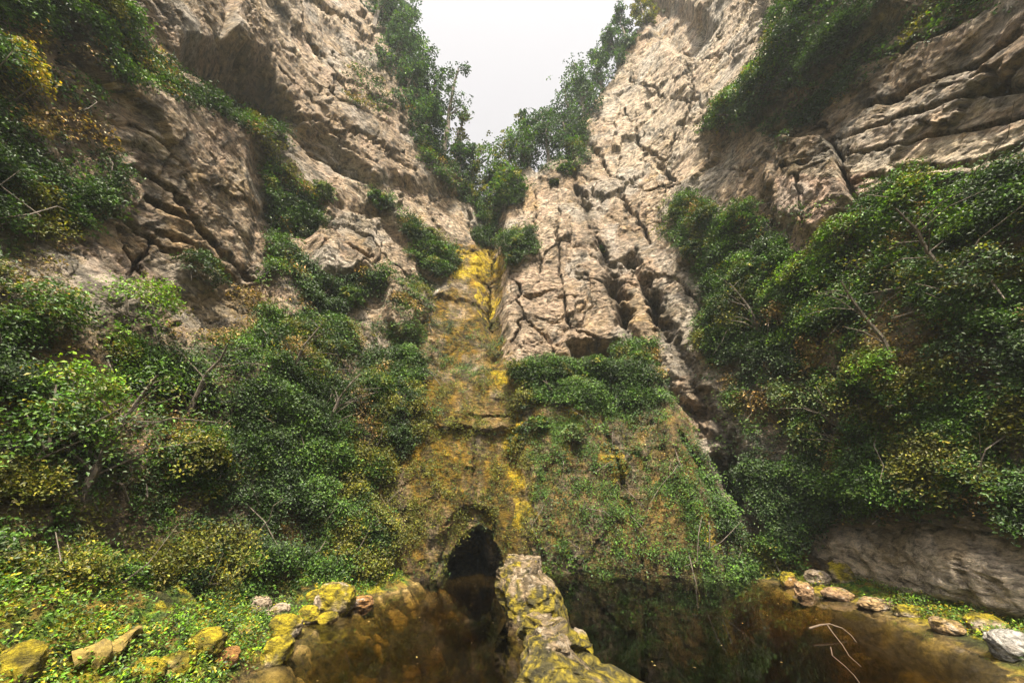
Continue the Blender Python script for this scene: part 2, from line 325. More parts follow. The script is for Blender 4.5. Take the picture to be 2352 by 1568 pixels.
# ------------------------------------------------------------------ what covers the wall: masks over the rock
veg = np.zeros_like(RR); kindm = np.zeros_like(RR)
def V_(poly, v, mode='max'):
    global veg
    m = inpoly(FX, FY, poly)
    if mode == 'max': veg = np.where(m, np.maximum(veg, v), veg)
    else: veg = np.where(m, v, veg)
V_([(-9e4, -3000), (200, -900), (230, 0), (330, 100), (420, 180), (500, 235), (640, 290), (660, 350), (560, 290), (430, 235), (290, 180), (225, 190), (250, 300), (275, 420), (210, 500), (180, 560), (130, 700), (-9e4, 800)], .8)
V_([(110, 90), (240, 140), (255, 300), (230, 420), (130, 420), (60, 300), (60, 170)], .45, 'set')
V_([(-9e4, 660), (110, 720), (130, 765), (230, 745), (330, 765), (400, 735), (480, 715), (540, 670), (585, 670), (600, 720), (700, 760), (900, 830), (930, 960), (880, 1060), (860, 1300), (700, 1360), (560, 1380), (0, 1800), (-9e4, 1800)], 1.0)
V_([(600, 330), (650, 380), (690, 430), (720, 470), (735, 500), (725, 540), (690, 600), (740, 640), (880, 620), (890, 760), (940, 790), (960, 860), (930, 980), (600, 800), (575, 640), (640, 620), (600, 590), (615, 520), (600, 430)], 1.0)
V_([(910, 500), (960, 520), (1040, 560), (1050, 610), (1000, 640), (950, 590)], 1.0)
V_([(830, 430), (890, 440), (900, 490), (860, 500)], .9)
V_([(890, 640), (990, 640), (1000, 720), (960, 800), (900, 760)], .45)
V_([(1170, 850), (1240, 840), (1330, 840), (1430, 800), (1520, 870), (1545, 940), (1500, 985), (1190, 920)], 1.0)
V_([(1180, 900), (1540, 930), (1580, 1010), (1640, 1100), (1672, 1320), (1250, 1310), (1215, 1150), (1180, 1000)], .55)
V_([(1430, 790), (1510, 780), (1560, 950), (1640, 1130), (1660, 1250), (1560, 1150), (1500, 960)], .8)
V_([(870, 1060), (935, 960), (1000, 940), (960, 1000), (890, 1090), (880, 1180), (900, 1290), (720, 1350), (700, 1150)], .6)
V_([(1510, 470), (1600, 455), (1640, 500), (1760, 480), (1810, 520), (1800, 560), (1900, 590), (1990, 520), (2010, 440), (2100, 400), (2352, 385), (9e4, 300), (9e4, 1300), (2352, 1210), (2250, 1150), (2140, 1190), (1960, 1180), (1870, 1230), (1780, 1220), (1700, 1120), (1660, 1000), (1650, 850), (1610, 740), (1600, 600), (1540, 540)], 1.0)
V_([(1600, 300), (1700, 200), (1790, 130), (1825, 0), (1800, -200), (2200, -200), (2050, 0), (1960, 80), (1890, 180), (1780, 225), (1740, 290)], 1.0)
V_([(1900, 180), (2000, 60), (2200, -100), (2352, -100), (2352, 20), (2200, 60), (2050, 130), (1980, 210), (1800, 330), (1740, 300), (1850, 220)], .5)
V_([(1650, 1150), (1760, 1180), (1850, 1280), (1750, 1310), (1680, 1320)], .7)
V_([(780, 150), (860, 130), (900, 230), (860, 260), (800, 220)], .35)
V_([(930, 250), (1010, 260), (1060, 420), (1100, 480), (1060, 470), (1000, 400)], .7)
V_([(1080, 400), (1190, 400), (1200, 470), (1150, 480), (1140, 560), (1100, 560)], .95)
V_([(1230, 290), (1340, 290), (1350, 370), (1290, 400), (1220, 380)], .95)
V_([(1150, 540), (1230, 520), (1230, 600), (1160, 610)], .8)
# bare patches showing through
for p_ in [[(575, 650), (640, 620), (690, 640), (700, 740), (640, 748), (590, 700)], [(0, 925), (70, 930), (60, 1000), (-900, 1040), (-900, 900)], [(560, 1300), (700, 1290), (715, 1350), (560, 1362)], [(620, 1150), (690, 1150), (690, 1240), (600, 1270)],
           [(1790, 480), (1850, 440), (1990, 460), (1995, 515), (1900, 570), (1880, 590), (1800, 545)], [(2180, 570), (2290, 560), (2260, 640), (2190, 640)], [(150, 860), (230, 850), (230, 920), (170, 930)], [(260, 880), (330, 880), (320, 920), (270, 925)],
           [(1610, 840), (1650, 830), (1720, 1030), (1700, 1100), (1660, 1030)], [(1700, 1180), (1780, 1150), (1800, 1230), (1720, 1230)], [(380, 715), (540, 690), (520, 760), (400, 790)]]:
    V_(p_, .12, 'set')
# thinner, browner growth
thin = np.zeros_like(RR)
for p_, v in [([(40, 760), (250, 740), (260, 1000), (100, 960), (40, 880)], .8), ([(2000, 640), (2100, 620), (2200, 820), (2050, 900), (1980, 760)], .75), ([(1640, 830), (1760, 820), (1980, 880), (1900, 1000), (1720, 960)], .5), ([(1900, 950), (2000, 900), (1960, 1100), (1900, 1060)], .6),
              ([(1850, 1200), (2352, 1100), (2352, 1300), (1900, 1280)], .5), ([(2150, 680), (2352, 850), (2352, 950), (2200, 860)], .5), ([(250, 900), (560, 940), (500, 1000), (240, 1060)], .45), ([(0, 560), (200, 560), (160, 720), (0, 720)], .45), ([(350, 680), (620, 660), (560, 800), (350, 800)], .5)]:
    thin = np.where(inpoly(WX, WY, p_), v, thin)
brk = fbm(P0 * .55, 4, 120)
veg = veg * np.where(thin > 0, 1 - thin * .8, 1) * np.clip(.95 + brk * 1.5, .15, 1)
clump = sm(-.22, .18, fbm(P0 * np.array([1.3, 1.3, 2.3]), 5, 131, .68))
veg = np.where(cm, 0, veg)

# -- moss and lichen
moss = np.zeros_like(RR); bright = np.zeros_like(RR)
moss = np.where(inpoly(FX, FY, [(1010, 590), (1050, 570), (1120, 560), (1150, 640), (1152, 800), (1180, 900), (1230, 1150), (1250, 1320), (860, 1340), (870, 1080), (930, 960), (960, 850), (950, 780), (1000, 700)]), 1, moss)
moss = np.where(inpoly(FX, FY, [(1230, 900), (1560, 930), (1660, 1140), (1676, 1340), (1240, 1340), (1200, 1100)]), .85, moss)
moss = np.where(inpoly(FX, FY, [(560, 1100), (900, 1050), (900, 1360), (560, 1380)]), np.maximum(moss, .75), moss)
moss = np.where(inpoly(FX, FY, [(620, 380), (700, 400), (700, 480), (640, 500), (610, 430)]), .7, moss)
moss = np.where(inpoly(FX, FY, [(1680, 1180), (1860, 1260), (1980, 1330), (1680, 1330)]), .8, moss)
moss = np.where(inpoly(FX, FY, [(900, 740), (990, 760), (1000, 860), (960, 900), (900, 800)]), .7, moss)
for p_, v in [([(1045, 585), (1110, 582), (1112, 620), (1110, 720), (1090, 690), (1090, 640), (1030, 640)], 1), ([(885, 1000), (925, 995), (925, 1080), (900, 1100), (890, 1060)], 1), ([(1120, 845), (1160, 850), (1180, 880), (1140, 885)], .9), ([(1160, 970), (1205, 985), (1190, 1030), (1160, 1020)], .8),
              ([(1115, 690), (1148, 700), (1140, 730), (1120, 720)], 1), ([(1150, 1060), (1180, 1060), (1240, 1200), (1190, 1210)], .6), ([(700, 1190), (760, 1180), (870, 1180), (860, 1230), (740, 1260)], .8), ([(1560, 1130), (1620, 1180), (1670, 1280), (1600, 1240)], .5),
              ([(1040, 585), (1150, 575), (1150, 640), (1030, 650)], .6), ([(1290, 930), (1340, 930), (1330, 980), (1290, 980)], .5), ([(1380, 1000), (1400, 980), (1440, 1080), (1400, 1120)], .5)]:
    bright = np.where(inpoly(FX, FY, p_), np.maximum(bright, v), bright)
moss = moss * np.clip(.95 + fbm(P0 * np.array([1.6, 1.6, .8]), 4, 140) * 1.1, 0, 1)
moss = np.where(inpoly(FX, FY, [(1150, 620), (1440, 620), (1440, 845), (1185, 850)]), 0, moss)
bright = bright * sm(-.5, .2, fbm(P0 * 2.5, 4, 150)) 

# -- base colours (albedo)
def C3(*c): return np.array(c, np.float32)
def mix(a, b, t): return a + (b - a) * t[..., None]
nA = fbm(q * .5, 4, 200); nB = fbm(q * 1.7, 4, 205); nC = fbm(q * np.array([2.2, 2.2, .4]), 4, 210); nD = fbm(q * 6, 3, 215); nE = fbm(q * np.array([.6, .6, 3.2]), 4, 219)
COL = np.ones(RR.shape + (3,), np.float32) * C3(.38, .285, .19)
COL = mix(COL, C3(.54, .45, .34), sm(-.1, .5, nA))
COL = mix(COL, C3(.42, .30, .235), sm(0, .5, nB) * .6)
COL = mix(COL, C3(.17, .125, .08), sm(.05, .5, nC) * (.35 + .35 * backw))
COL = mix(COL, C3(.20, .15, .085), sm(.1, .5, nE) * .6 * (1 - backw * .6))
COL = mix(COL, C3(.68, .60, .48), sm(.1, .5, nD + .5 * nB) * .6); COL = mix(COL, C3(.10, .085, .06), sm(.12, .42, ridge(q * np.array([2.2, 2.2, 5.0]), 4, 221) - .25) * .55); COL = mix(COL, C3(.40, .27, .09), sm(.2, .5, fbm(q * .9, 4, 223)) * .5)
def tint(poly, c, k, nz=None):
    global COL
    m = inpoly(WX, WY, poly).astype(np.float32) * k
    if nz is not None: m = m * nz
    COL = mix(COL, np.array(c, np.float32), m)
tint([(200, 420), (400, 430), (520, 600), (560, 660), (380, 640), (230, 560)], (.42, .27, .10), .5, sm(-.3, .4, nB))
tint([(140, 560), (330, 600), (420, 700), (230, 740), (130, 680)], (.50, .38, .30), .5)
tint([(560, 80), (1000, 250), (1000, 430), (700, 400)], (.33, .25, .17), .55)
tint([(1360, 150), (1500, 100), (1750, 0), (1850, 0), (1650, 250), (1600, 400), (1420, 400)], (.52, .45, .36), .5)
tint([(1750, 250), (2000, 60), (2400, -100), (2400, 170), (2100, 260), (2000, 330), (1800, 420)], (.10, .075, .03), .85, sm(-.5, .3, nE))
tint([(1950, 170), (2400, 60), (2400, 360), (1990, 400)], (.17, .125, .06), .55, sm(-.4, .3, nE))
tint([(1780, 400), (1990, 400), (2000, 540), (1800, 560)], (.55, .40, .32), .6)
tint([(1880, 400), (1960, 345), (2120, 330), (2400, 290), (2400, 380), (2100, 395)], (.60, .53, .42), .6)
tint([(1150, 560), (1420, 500), (1440, 800), (1180, 840)], (.46, .36, .28), .45)
tint([(1860, 1200), (2400, 1200), (2400, 1500), (1900, 1340)], (.52, .43, .32), .85)
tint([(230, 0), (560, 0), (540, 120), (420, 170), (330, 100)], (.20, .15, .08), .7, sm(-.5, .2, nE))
tint([(600, 1130), (720, 1120), (720, 1300), (600, 1290)], (.22, .15, .07), .7)
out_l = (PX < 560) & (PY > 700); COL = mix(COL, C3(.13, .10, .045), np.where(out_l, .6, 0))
COL = mix(COL, C3(.46, .33, .24), sm(.05, .45, fbm(q * .7 + 9, 4, 261)) * .4); COL = mix(COL, C3(.40, .39, .36), sm(.0, .4, fbm(q * .6 + 4, 4, 263)) * .6); COL = mix(COL, C3(.06, .06, .045), sm(.12, .38, fbm(q * np.array([3., 3., 1.1]), 5, 265, .65)) * .65); COL = COL * C3(.86, .825, .77); COL = mix(COL, C3(.62, .51, .38), np.where(slab, .8, 0)); COL = mix(COL, C3(.13, .10, .06), sm(.1, .42, fbm(q * np.array([4.5, 4.5, .45]), 4, 251)) * backw * .55)
# dark seams on clefts and cracks: damp stain plus painted crevice shade
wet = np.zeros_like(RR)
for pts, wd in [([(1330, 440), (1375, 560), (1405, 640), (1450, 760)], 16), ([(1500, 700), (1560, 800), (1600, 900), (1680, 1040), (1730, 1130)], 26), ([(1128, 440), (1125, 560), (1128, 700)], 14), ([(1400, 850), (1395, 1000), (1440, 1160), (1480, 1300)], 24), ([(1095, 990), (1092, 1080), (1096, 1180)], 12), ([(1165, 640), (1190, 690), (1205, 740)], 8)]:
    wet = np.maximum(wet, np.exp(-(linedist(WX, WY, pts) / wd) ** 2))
for pts, wd, dp in CRACKS: wet = np.maximum(wet, .8 * CM * np.exp(-(linedist(PX + wa * .3 + w2 * .8, PY + wb * .3 + w3 * .8, pts) / (wd * .7)) ** 2))  # every traced crack darkened too: crevice shade put into the rock colour
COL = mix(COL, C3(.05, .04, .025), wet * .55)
mo = np.clip(moss, 0, 1)
mc = mix(np.ones_like(COL) * C3(.10, .070, .004), C3(.27, .175, .006), sm(-.3, .4, fbm(q * np.array([2.5, 2.5, 1.2]), 4, 230)))
mc = mix(mc, C3(.22, .13, .025), sm(.15, .5, nC) * .6)
mc = mix(mc, C3(.045, .05, .010), sm(.1, .5, fbm(q * .8, 3, 236)) * .7)
stk = fbm(q * np.array([5.5, 5.5, .9]), 4, 240); mc = mix(mc, C3(.035, .030, .010), sm(-.1, .3, stk) * .8); mc = mix(mc, C3(.40, .30, .11), sm(.28, .5, fbm(q * 9, 3, 244)) * .6); mc = mix(mc, C3(.13, .095, .015), sm(.05, .4, fbm(q * 1.2, 3, 247)) * .5); mc = mc * C3(.84, .74, .38); COL = COL + (mc - COL) * mo[..., None]
COL = mix(COL, C3(.55, .40, .010), bright * .8)
ug = sm(.25, .8, veg)                                        # soil and moss under dense growth, near black painted for leaf-gap shade
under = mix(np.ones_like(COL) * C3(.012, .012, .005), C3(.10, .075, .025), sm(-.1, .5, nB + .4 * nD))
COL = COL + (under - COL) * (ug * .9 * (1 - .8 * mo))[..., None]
tanm = sm(.2, .6, thin) * sm(0, .4, nB + .3 * nD); COL = mix(COL, C3(.24, .165, .065), tanm * .7)
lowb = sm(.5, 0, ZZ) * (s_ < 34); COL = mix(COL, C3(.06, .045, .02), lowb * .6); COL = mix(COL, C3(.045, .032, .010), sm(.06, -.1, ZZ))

hs_ = h * (1 - .45 * mo * sm(7.5, 6, ZZ)) * (1 - .35 * ug)
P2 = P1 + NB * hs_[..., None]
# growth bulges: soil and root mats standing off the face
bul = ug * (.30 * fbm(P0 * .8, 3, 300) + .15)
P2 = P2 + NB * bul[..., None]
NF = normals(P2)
# plateau rows beyond the rim
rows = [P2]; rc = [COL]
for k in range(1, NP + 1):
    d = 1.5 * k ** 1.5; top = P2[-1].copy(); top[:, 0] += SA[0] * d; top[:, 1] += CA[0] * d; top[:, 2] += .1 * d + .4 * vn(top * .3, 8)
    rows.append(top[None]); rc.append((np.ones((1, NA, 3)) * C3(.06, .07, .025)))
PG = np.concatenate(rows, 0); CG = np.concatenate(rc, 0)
def grid_quads(nr, nc):
    i = np.arange(nr - 1)[:, None] * nc + np.arange(nc - 1)[None]; i = i.ravel()
    return np.stack([i, i + 1, i + nc + 1, i + nc], -1)
jl, jr = int(np.searchsorted(az, -27)), int(np.searchsorted(az, 31))
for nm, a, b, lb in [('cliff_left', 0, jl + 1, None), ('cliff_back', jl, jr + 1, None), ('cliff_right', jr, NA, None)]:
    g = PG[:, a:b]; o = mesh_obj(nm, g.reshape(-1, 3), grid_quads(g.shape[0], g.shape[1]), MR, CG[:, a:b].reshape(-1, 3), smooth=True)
    tag(o, {'cliff_left': 'tall grey and ochre limestone cliff rising on the left of the pool', 'cliff_back': 'mossy limestone headwall with a dark cave mouth behind the pool', 'cliff_right': 'tall overhanging limestone cliff rising on the right of the pool'}[nm], 'cliff', kind='structure')

QX, QY = project(P2)
def look(px, py, row=False):
    d = (QX[2:NE - 2:5, 2:NA - 2:5] - px) ** 2 + (QY[2:NE - 2:5, 2:NA - 2:5] - py) ** 2; i, j = np.unravel_index(np.argmin(d), d.shape); i, j = i * 5 + 2, j * 5 + 2
    i0, j0 = max(i - 8, 1), max(j - 8, 1); d = (QX[i0:i + 8, j0:j + 8] - px) ** 2 + (QY[i0:i + 8, j0:j + 8] - py) ** 2; di, dj = np.unravel_index(np.argmin(d), d.shape)
    i, j = min(i0 + di, NE - 2), min(j0 + dj, NA - 2)
    return (i, j) if row else (P2[i, j].copy(), NF[i, j].copy())
print('cliff ready')

# ------------------------------------------------------------------ ground: banks and pool bed
POOL = [(-2.2, -1), (-2.6, 3), (-3.0, 5.3), (-3.3, 7.0), (-3.4, 7.8), (-2.9, 9.0), (-2.5, 10.2), (-2.6, 12), (-3, 20), (9, 20), (6.2, 12.2), (6.2, 11.2), (6.55, 10.1), (6.65, 8.3), (6.6, 6.9), (5.8, 5.4), (5.2, 3), (4.4, -1), (1, -3)]
def sdist(x, y):
    ins = inpoly(x.ravel(), y.ravel(), POOL).reshape(x.shape); d = np.full(x.shape, 1e3)
    for (ax, ay), (bx, by) in zip(POOL, POOL[1:] + POOL[:1]):
        t = np.clip(((x - ax) * (bx - ax) + (y - ay) * (by - ay)) / ((bx - ax) ** 2 + (by - ay) ** 2), 0, 1)
        d = np.minimum(d, np.hypot(x - ax - t * (bx - ax), y - ay - t * (by - ay)))
    return np.where(ins, -d, d)
def gheight(x, y):
    p = np.stack([x, y, 0 * x], -1); d = sdist(x, y) + .28 * fbm(p * 1.6, 4, 400)
    left = x < 1; sl = np.where(y < 6, .55, .34)
    bank = np.where(left, sl * d, .20 * d) + (.13 * fbm(p * 2.4, 4, 410) + .07 * np.abs(fbm(p * 6, 3, 412))) * sm(0, .5, d)
    bed = -2.3 * sm(.1, 3.6, -d) - .28 * sm(0, .6, -d) + .10 * fbm(p * 1.9, 4, 420) * sm(.1, .8, -d)
    bank = np.minimum(bank, 1.9 + .1 * fbm(p * 2, 2, 3))
    return np.where(d > 0, bank, bed)
xs = np.concatenate([np.linspace(-90, -13, 14), np.linspace(-12, 12, 760), np.linspace(13, 90, 14)])
ys = np.concatenate([np.linspace(-90, 0, 20), np.linspace(.2, 15, 640), np.linspace(16, 60, 10)])
GX, GY = np.meshgrid(xs, ys); GZ = gheight(GX, GY)
gp = np.stack([GX, GY, GZ], -1); gd = sdist(GX, GY) + .28 * fbm(np.stack([GX, GY, 0 * GX], -1) * 1.6, 4, 400)
gc = np.ones(gp.shape, np.float32) * C3(.05, .055, .010)
g1_ = fbm(gp * 1.4, 4, 430); g2_ = fbm(gp * 4, 4, 440)
gc = mix(gc, C3(.05, .14, .006), sm(-.2, .2, g1_)); gc = mix(gc, C3(.30, .25, .010), sm(-.05, .3, g2_))
gc = mix(gc, C3(.30, .14, .03), sm(.2, .5, g1_ - g2_) * .6)
gc = mix(gc, C3(.20, .12, .035), sm(.22, .02, gd) * (gd > -.1) * .6)
cob = worley(np.stack([GX * 3.2, GY * 3.2, 0 * GX], -1), 33)
bedc = mix(np.ones(gp.shape, np.float32) * C3(.085, .060, .015), C3(.27, .19, .05), sm(.0, .5, fbm(gp * 1.8, 4, 450)))
bedc = mix(bedc, C3(.40, .28, .10), sm(.55, .9, cob[2]) * sm(.08, .2, cob[1]) * (GX < 0) * (-gd < 1.6))
gc = np.where((gd < 0)[..., None], bedc, gc)
GZ = GZ + np.where(gd < -.1, .06 * sm(.05, .25, cob[1]) * (cob[2] > .45) * (GX < 0), 0)
gp[..., 2] = GZ
tag(mesh_obj('ground', gp.reshape(-1, 3), grid_quads(len(ys), len(xs)), MG, gc.reshape(-1, 3), smooth=True), 'mossy banks and brown silty pool bed', 'ground', kind='structure')
# water: a closed body, its surface at z = 0
def box(name, x0, x1, y0, y1, z0, z1, mat):
    V = [(x, y, z) for z in (z0, z1) for y in (y0, y1) for x in (x0, x1)]
    return mesh_obj(name, V, [(0, 2, 3, 1), (4, 5, 7, 6), (0, 1, 5, 4), (2, 6, 7, 3), (0, 4, 6, 2), (1, 3, 7, 5)], mat)
tag(box('water', -9, 10, -6, 19, -3.2, 0, MW), 'dark amber still water of the plunge pool', 'water', kind='structure')
def glook(px, py):
    d = ray(px, py); t = np.linspace(2, 16, 1500); p = np.array([0, 0, EYE]) + t[:, None] * d[None]
    g = np.maximum(gheight(p[:, 0], p[:, 1]), 0); k = np.argmax(p[:, 2] < g); k = k if p[k, 2] < g[k] else len(t) - 1
    return p[k]
print('ground ready')

# ------------------------------------------------------------------ leaves
def unit(v): return v / (np.linalg.norm(v, axis=-1, keepdims=True) + 1e-9)
def leaves(Pc, Nn, size, col, aspect=.55, fold=.25, rng=RNG):
    n = len(Pc); t = unit(np.cross(Nn, rng.normal(size=(n, 3)))); b = np.cross(Nn, t); s = size[:, None]
    v0 = Pc - t * s * .5; v2 = Pc + t * s * .5 - Nn * s * .12
    v1 = Pc + b * s * aspect * .5 + Nn * s * fold * .3; v3 = Pc - b * s * aspect * .5 + Nn * s * fold * .3
    V = np.stack([v0, v1, v2, v3], 1).reshape(-1, 3); Q = np.arange(4 * n).reshape(n, 4)
    return V, Q, np.repeat(col, 4, 0)
PAL = {'dark': [(.018, .046, .006), (.036, .08, .008), (.06, .12, .014)], 'green': [(.035, .088, .006), (.065, .145, .010), (.11, .21, .016)],
       'bright': [(.08, .19, .006), (.14, .28, .008), (.24, .38, .012)], 'olive': [(.085, .105, .007), (.14, .15, .009), (.22, .21, .014)], 'yellow': [(.22, .20, .008), (.36, .28, .008), (.50, .36, .012)],
       'tan': [(.14, .10, .025), (.24, .17, .05), (.38, .27, .10)], 'teal': [(.03, .062, .034), (.045, .09, .045), (.07, .13, .06)], 'pale': [(.085, .15, .035), (.14, .21, .06), (.22, .30, .10)]}
PAL = {k: np.array(v, np.float32) * (.66 if k not in ('yellow', 'tan') else .85) for k, v in PAL.items()}
def pick(pal, n, rng=RNG):
    p = PAL[pal]; t = rng.random(n) ** 1.3 * 2; i = np.minimum(t.astype(int), 1); f = (t - i)[:, None]
    return (p[i] * (1 - f) + p[i + 1] * f) * rng.uniform(.5, 1.6, (n, 1))
def sprays(Cn, Out, rad, nl, size, pals, rng=RNG, up=.75, flat=.22):
    """Cn spray centres, Out outward direction, rad disc radius: flat tilted fans of leaves, one above another."""
    k = len(Cn); ax = unit(Out * .55 + np.array([0, 0, up]) + rng.normal(size=(k, 3)) * .28)
    a = unit(np.cross(ax, rng.normal(size=(k, 3)))); b = np.cross(ax, a)
    idx = np.repeat(np.arange(k), nl); m = len(idx)
    th = rng.random(m) * 6.283; rr = np.sqrt(rng.random(m)); r = rad[idx] * rr
    P = Cn[idx] + a[idx] * (r * np.cos(th))[:, None] + b[idx] * (r * np.sin(th))[:, None] + ax[idx] * (rng.normal(size=m) * flat * rad[idx] - .35 * rad[idx] * rr ** 2)[:, None]
    Nn = unit(ax[idx] + rng.normal(size=(m, 3)) * .42)
    base = np.zeros((k, 3), np.float32)
    for u in set(pals): s = np.array([p == u for p in pals]); base[s] = pick(u, s.sum(), rng)
    col = base[idx] * rng.uniform(.5, 1.6, (m, 1)); col[:, 0] *= rng.uniform(.8, 1.25, m)
    return leaves(P, Nn, size[idx] * rng.uniform(.6, 1.3, m), col.astype(np.float32), rng=rng)

# ---- creeping growth over the walls: one mass per wall region
rows_i, cols_j = np.meshgrid(np.arange(NE), np.arange(NA), indexing='ij')
palmap = np.zeros(RR.shape, np.int8)                         # 0 dark 1 green 2 bright 3 olive 4 yellow 5 tan
n1 = fbm(P0 * .7, 3, 500); n2 = fbm(P0 * 1.9, 3, 510)
palmap[n1 + .5 * n2 > -.05] = 1; palmap[n1 + .7 * n2 > .42] = 3
zone = lambda poly: inpoly(WX, WY, poly)
for p_, v, th in [([(80, 900), (180, 900), (200, 990), (80, 1010)], 2, -.3), ([(200, 700), (340, 740), (340, 800), (230, 790)], 2, -.1), ([(1800, 640), (1930, 620), (1960, 760), (1790, 800)], 2, .15), ([(2000, 540), (2352, 420), (2352, 520), (2050, 600)], 2, 0), ([(1760, 150), (1800, 130), (1840, 60), (1760, 190), (1640, 270)], 2, .0),
                  ([(1650, 600), (2000, 590), (2000, 700), (1650, 700)], 2, .3), ([(0, 1130), (560, 1050), (560, 1300), (300, 1450), (0, 1500)], 3, .05), ([(0, 1130), (560, 1150), (480, 1420), (0, 1560)], 4, .85), ([(300, 1330), (430, 1310), (420, 1400), (300, 1420)], 4, .4), ([(1380, 1160), (1560, 1100), (1600, 1250), (1450, 1270)], 1, -1),
                  ([(1200, 900), (1680, 900), (1680, 1320), (1220, 1320)], 1, -.2), ([(880, 900), (1200, 850), (1250, 1320), (700, 1330)], 3, -.1), ([(0, 80), (60, 100), (50, 200), (0, 200)], 4, -.6), ([(0, 420), (60, 440), (180, 560), (100, 700), (0, 640)], 3, -.2)]:
    m = zone(p_) & (n2 > th); palmap[m] = v
palmap[(thin > .4) & (n2 > 0)] = 5; palmap[(fbm(P0 * 1.1, 4, 520) > .38) & (s_ > 14) & (ZZ > 3)] = 5
NAMES = ['dark', 'green', 'bright', 'olive', 'yellow', 'tan']
print('grown masks')
def scatter(maskw, count, nl, rad0, size0, off, rng=RNG, jmin=0, jmax=NA, up=.75, outk=1.0):
    wgt = maskw[:, jmin:jmax].ravel().astype(float); 
    if wgt.sum() <= 0: return None
    cdf = np.cumsum(wgt); pick_ = np.searchsorted(cdf, rng.random(count) * cdf[-1]); i = pick_ // (jmax - jmin); j = pick_ % (jmax - jmin) + jmin
    i = np.clip(i, 0, NE - 1); Pb = P2[i, j] + rng.normal(size=(count, 3)) * .04; Nn = NF[i, j]; Nb = NB[i, j]
    dist = np.linalg.norm(Pb - np.array([0, 0, EYE]), axis=1)
    sc = np.clip(dist / 12, .6, 2.6) ** .8
    o = off[i, j] * rng.random(count) ** .6
    Cn = Pb + unit(Nn * .5 + Nb * .8) * (o * outk + .03)[:, None]
    return sprays(Cn, Nb, rad0 * sc * rng.uniform(.6, 1.4, count), nl, np.full(count, size0) * sc, [NAMES[v] for v in palmap[i, j]], rng, up)
screen = np.where((PX > -150) & (PX < 2500) & (PY > -80), 1.0, .10)
pdens = screen
bulge = .05 + .36 * clump * sm(.4, .9, veg)
VW = veg ** 1.5 * pdens * (.12 + .88 * clump) * np.where(zone([(1195, 925), (1560, 940), (1680, 1330), (1230, 1330)]), .10, 1) * np.where(thin > .3, .6, 1)
jm = [(0, jl, 'left', 27000), (jl, jr, 'back', 20000), (jr, NA, 'right', 27000)]
for a, b, nm, cnt in jm:
    V, Q, c = scatter(VW, cnt, 15, .20, .066, bulge, jmin=a, jmax=b)
    o = mesh_obj('climbing_plants', V, Q, ML, c)
    tag(o, {'left': 'dense mass of creeping leafy plants covering the left cliff', 'back': 'ivy and ferns creeping over the mossy headwall above the cave', 'right': 'dense mass of layered leafy plants covering the right cliff'}[nm], 'climbing plants', kind='stuff')
# sparse small ivy leaves everywhere on the moss, and a fuzz of moss tufts
lo = (moss > .3) & (ZZ < 9) & (s_ < 34) & ~cm
iv = lo * (.06 + sm(.05, .4, n2)) * screen * np.where(zone([(940, 560), (1160, 560), (1230, 1330), (870, 1330)]), .6, 1)
V, Q, c = scatter(iv, 11000, 6, .10, .045, np.full(RR.shape, .10), up=.3)
tag(mesh_obj('ivy', V, Q, ML, c), 'sprinkling of small ivy leaves on the moss curtain of the headwall', 'ivy', kind='stuff')
tm = (mo > .4) * (ZZ < 18) * screen * ~cm * (s_ < 34) * (.3 + .7 * sm(-.2, .3, stk))
pm0 = palmap.copy(); palmap[:] = np.where(bright > .25, 4, 3)
V, Q, c = scatter(tm, 9000, 9, .07, .028, np.full(RR.shape, .035), up=.1)
tag(mesh_obj('moss', V, Q, MM, c), 'golden olive moss tufts hanging on the wet headwall curtain', 'moss', kind='stuff')
palmap = pm0
print('leaves 1')
# ------------------------------------------------------------------ trees, shrubs
def tube(pts, r0, r1, seg=6):
    pts = np.array(pts, float); n = len(pts); V = []; 
    for k, p in enumerate(pts):
        d = pts[min(k + 1, n - 1)] - pts[max(k - 1, 0)]; d = d / (np.linalg.norm(d) + 1e-9)
        a = np.cross(d, [.3, .9, .2]); a /= np.linalg.norm(a); b = np.cross(d, a); r = r0 + (r1 - r0) * k / (n - 1)
        for s in range(seg):
            t = 6.2832 * s / seg; V.append(p + r * (math.cos(t) * a + math.sin(t) * b))
    Q = [(k * seg + s, k * seg + (s + 1) % seg, (k + 1) * seg + (s + 1) % seg, (k + 1) * seg + s) for k in range(n - 1) for s in range(seg)]
    e = (n - 1) * seg; Q += [(e, e + s, e + s + 1, e + s + 1) for s in range(1, seg - 1)]
    return np.array(V), np.array([q for q in Q if len(set(q)) == 4])
def join(parts):
    Vs, Qs, o = [], [], 0
    for V, Q in parts: Vs.append(V); Qs.append(Q + o); o += len(V)
    return np.concatenate(Vs), np.concatenate(Qs)
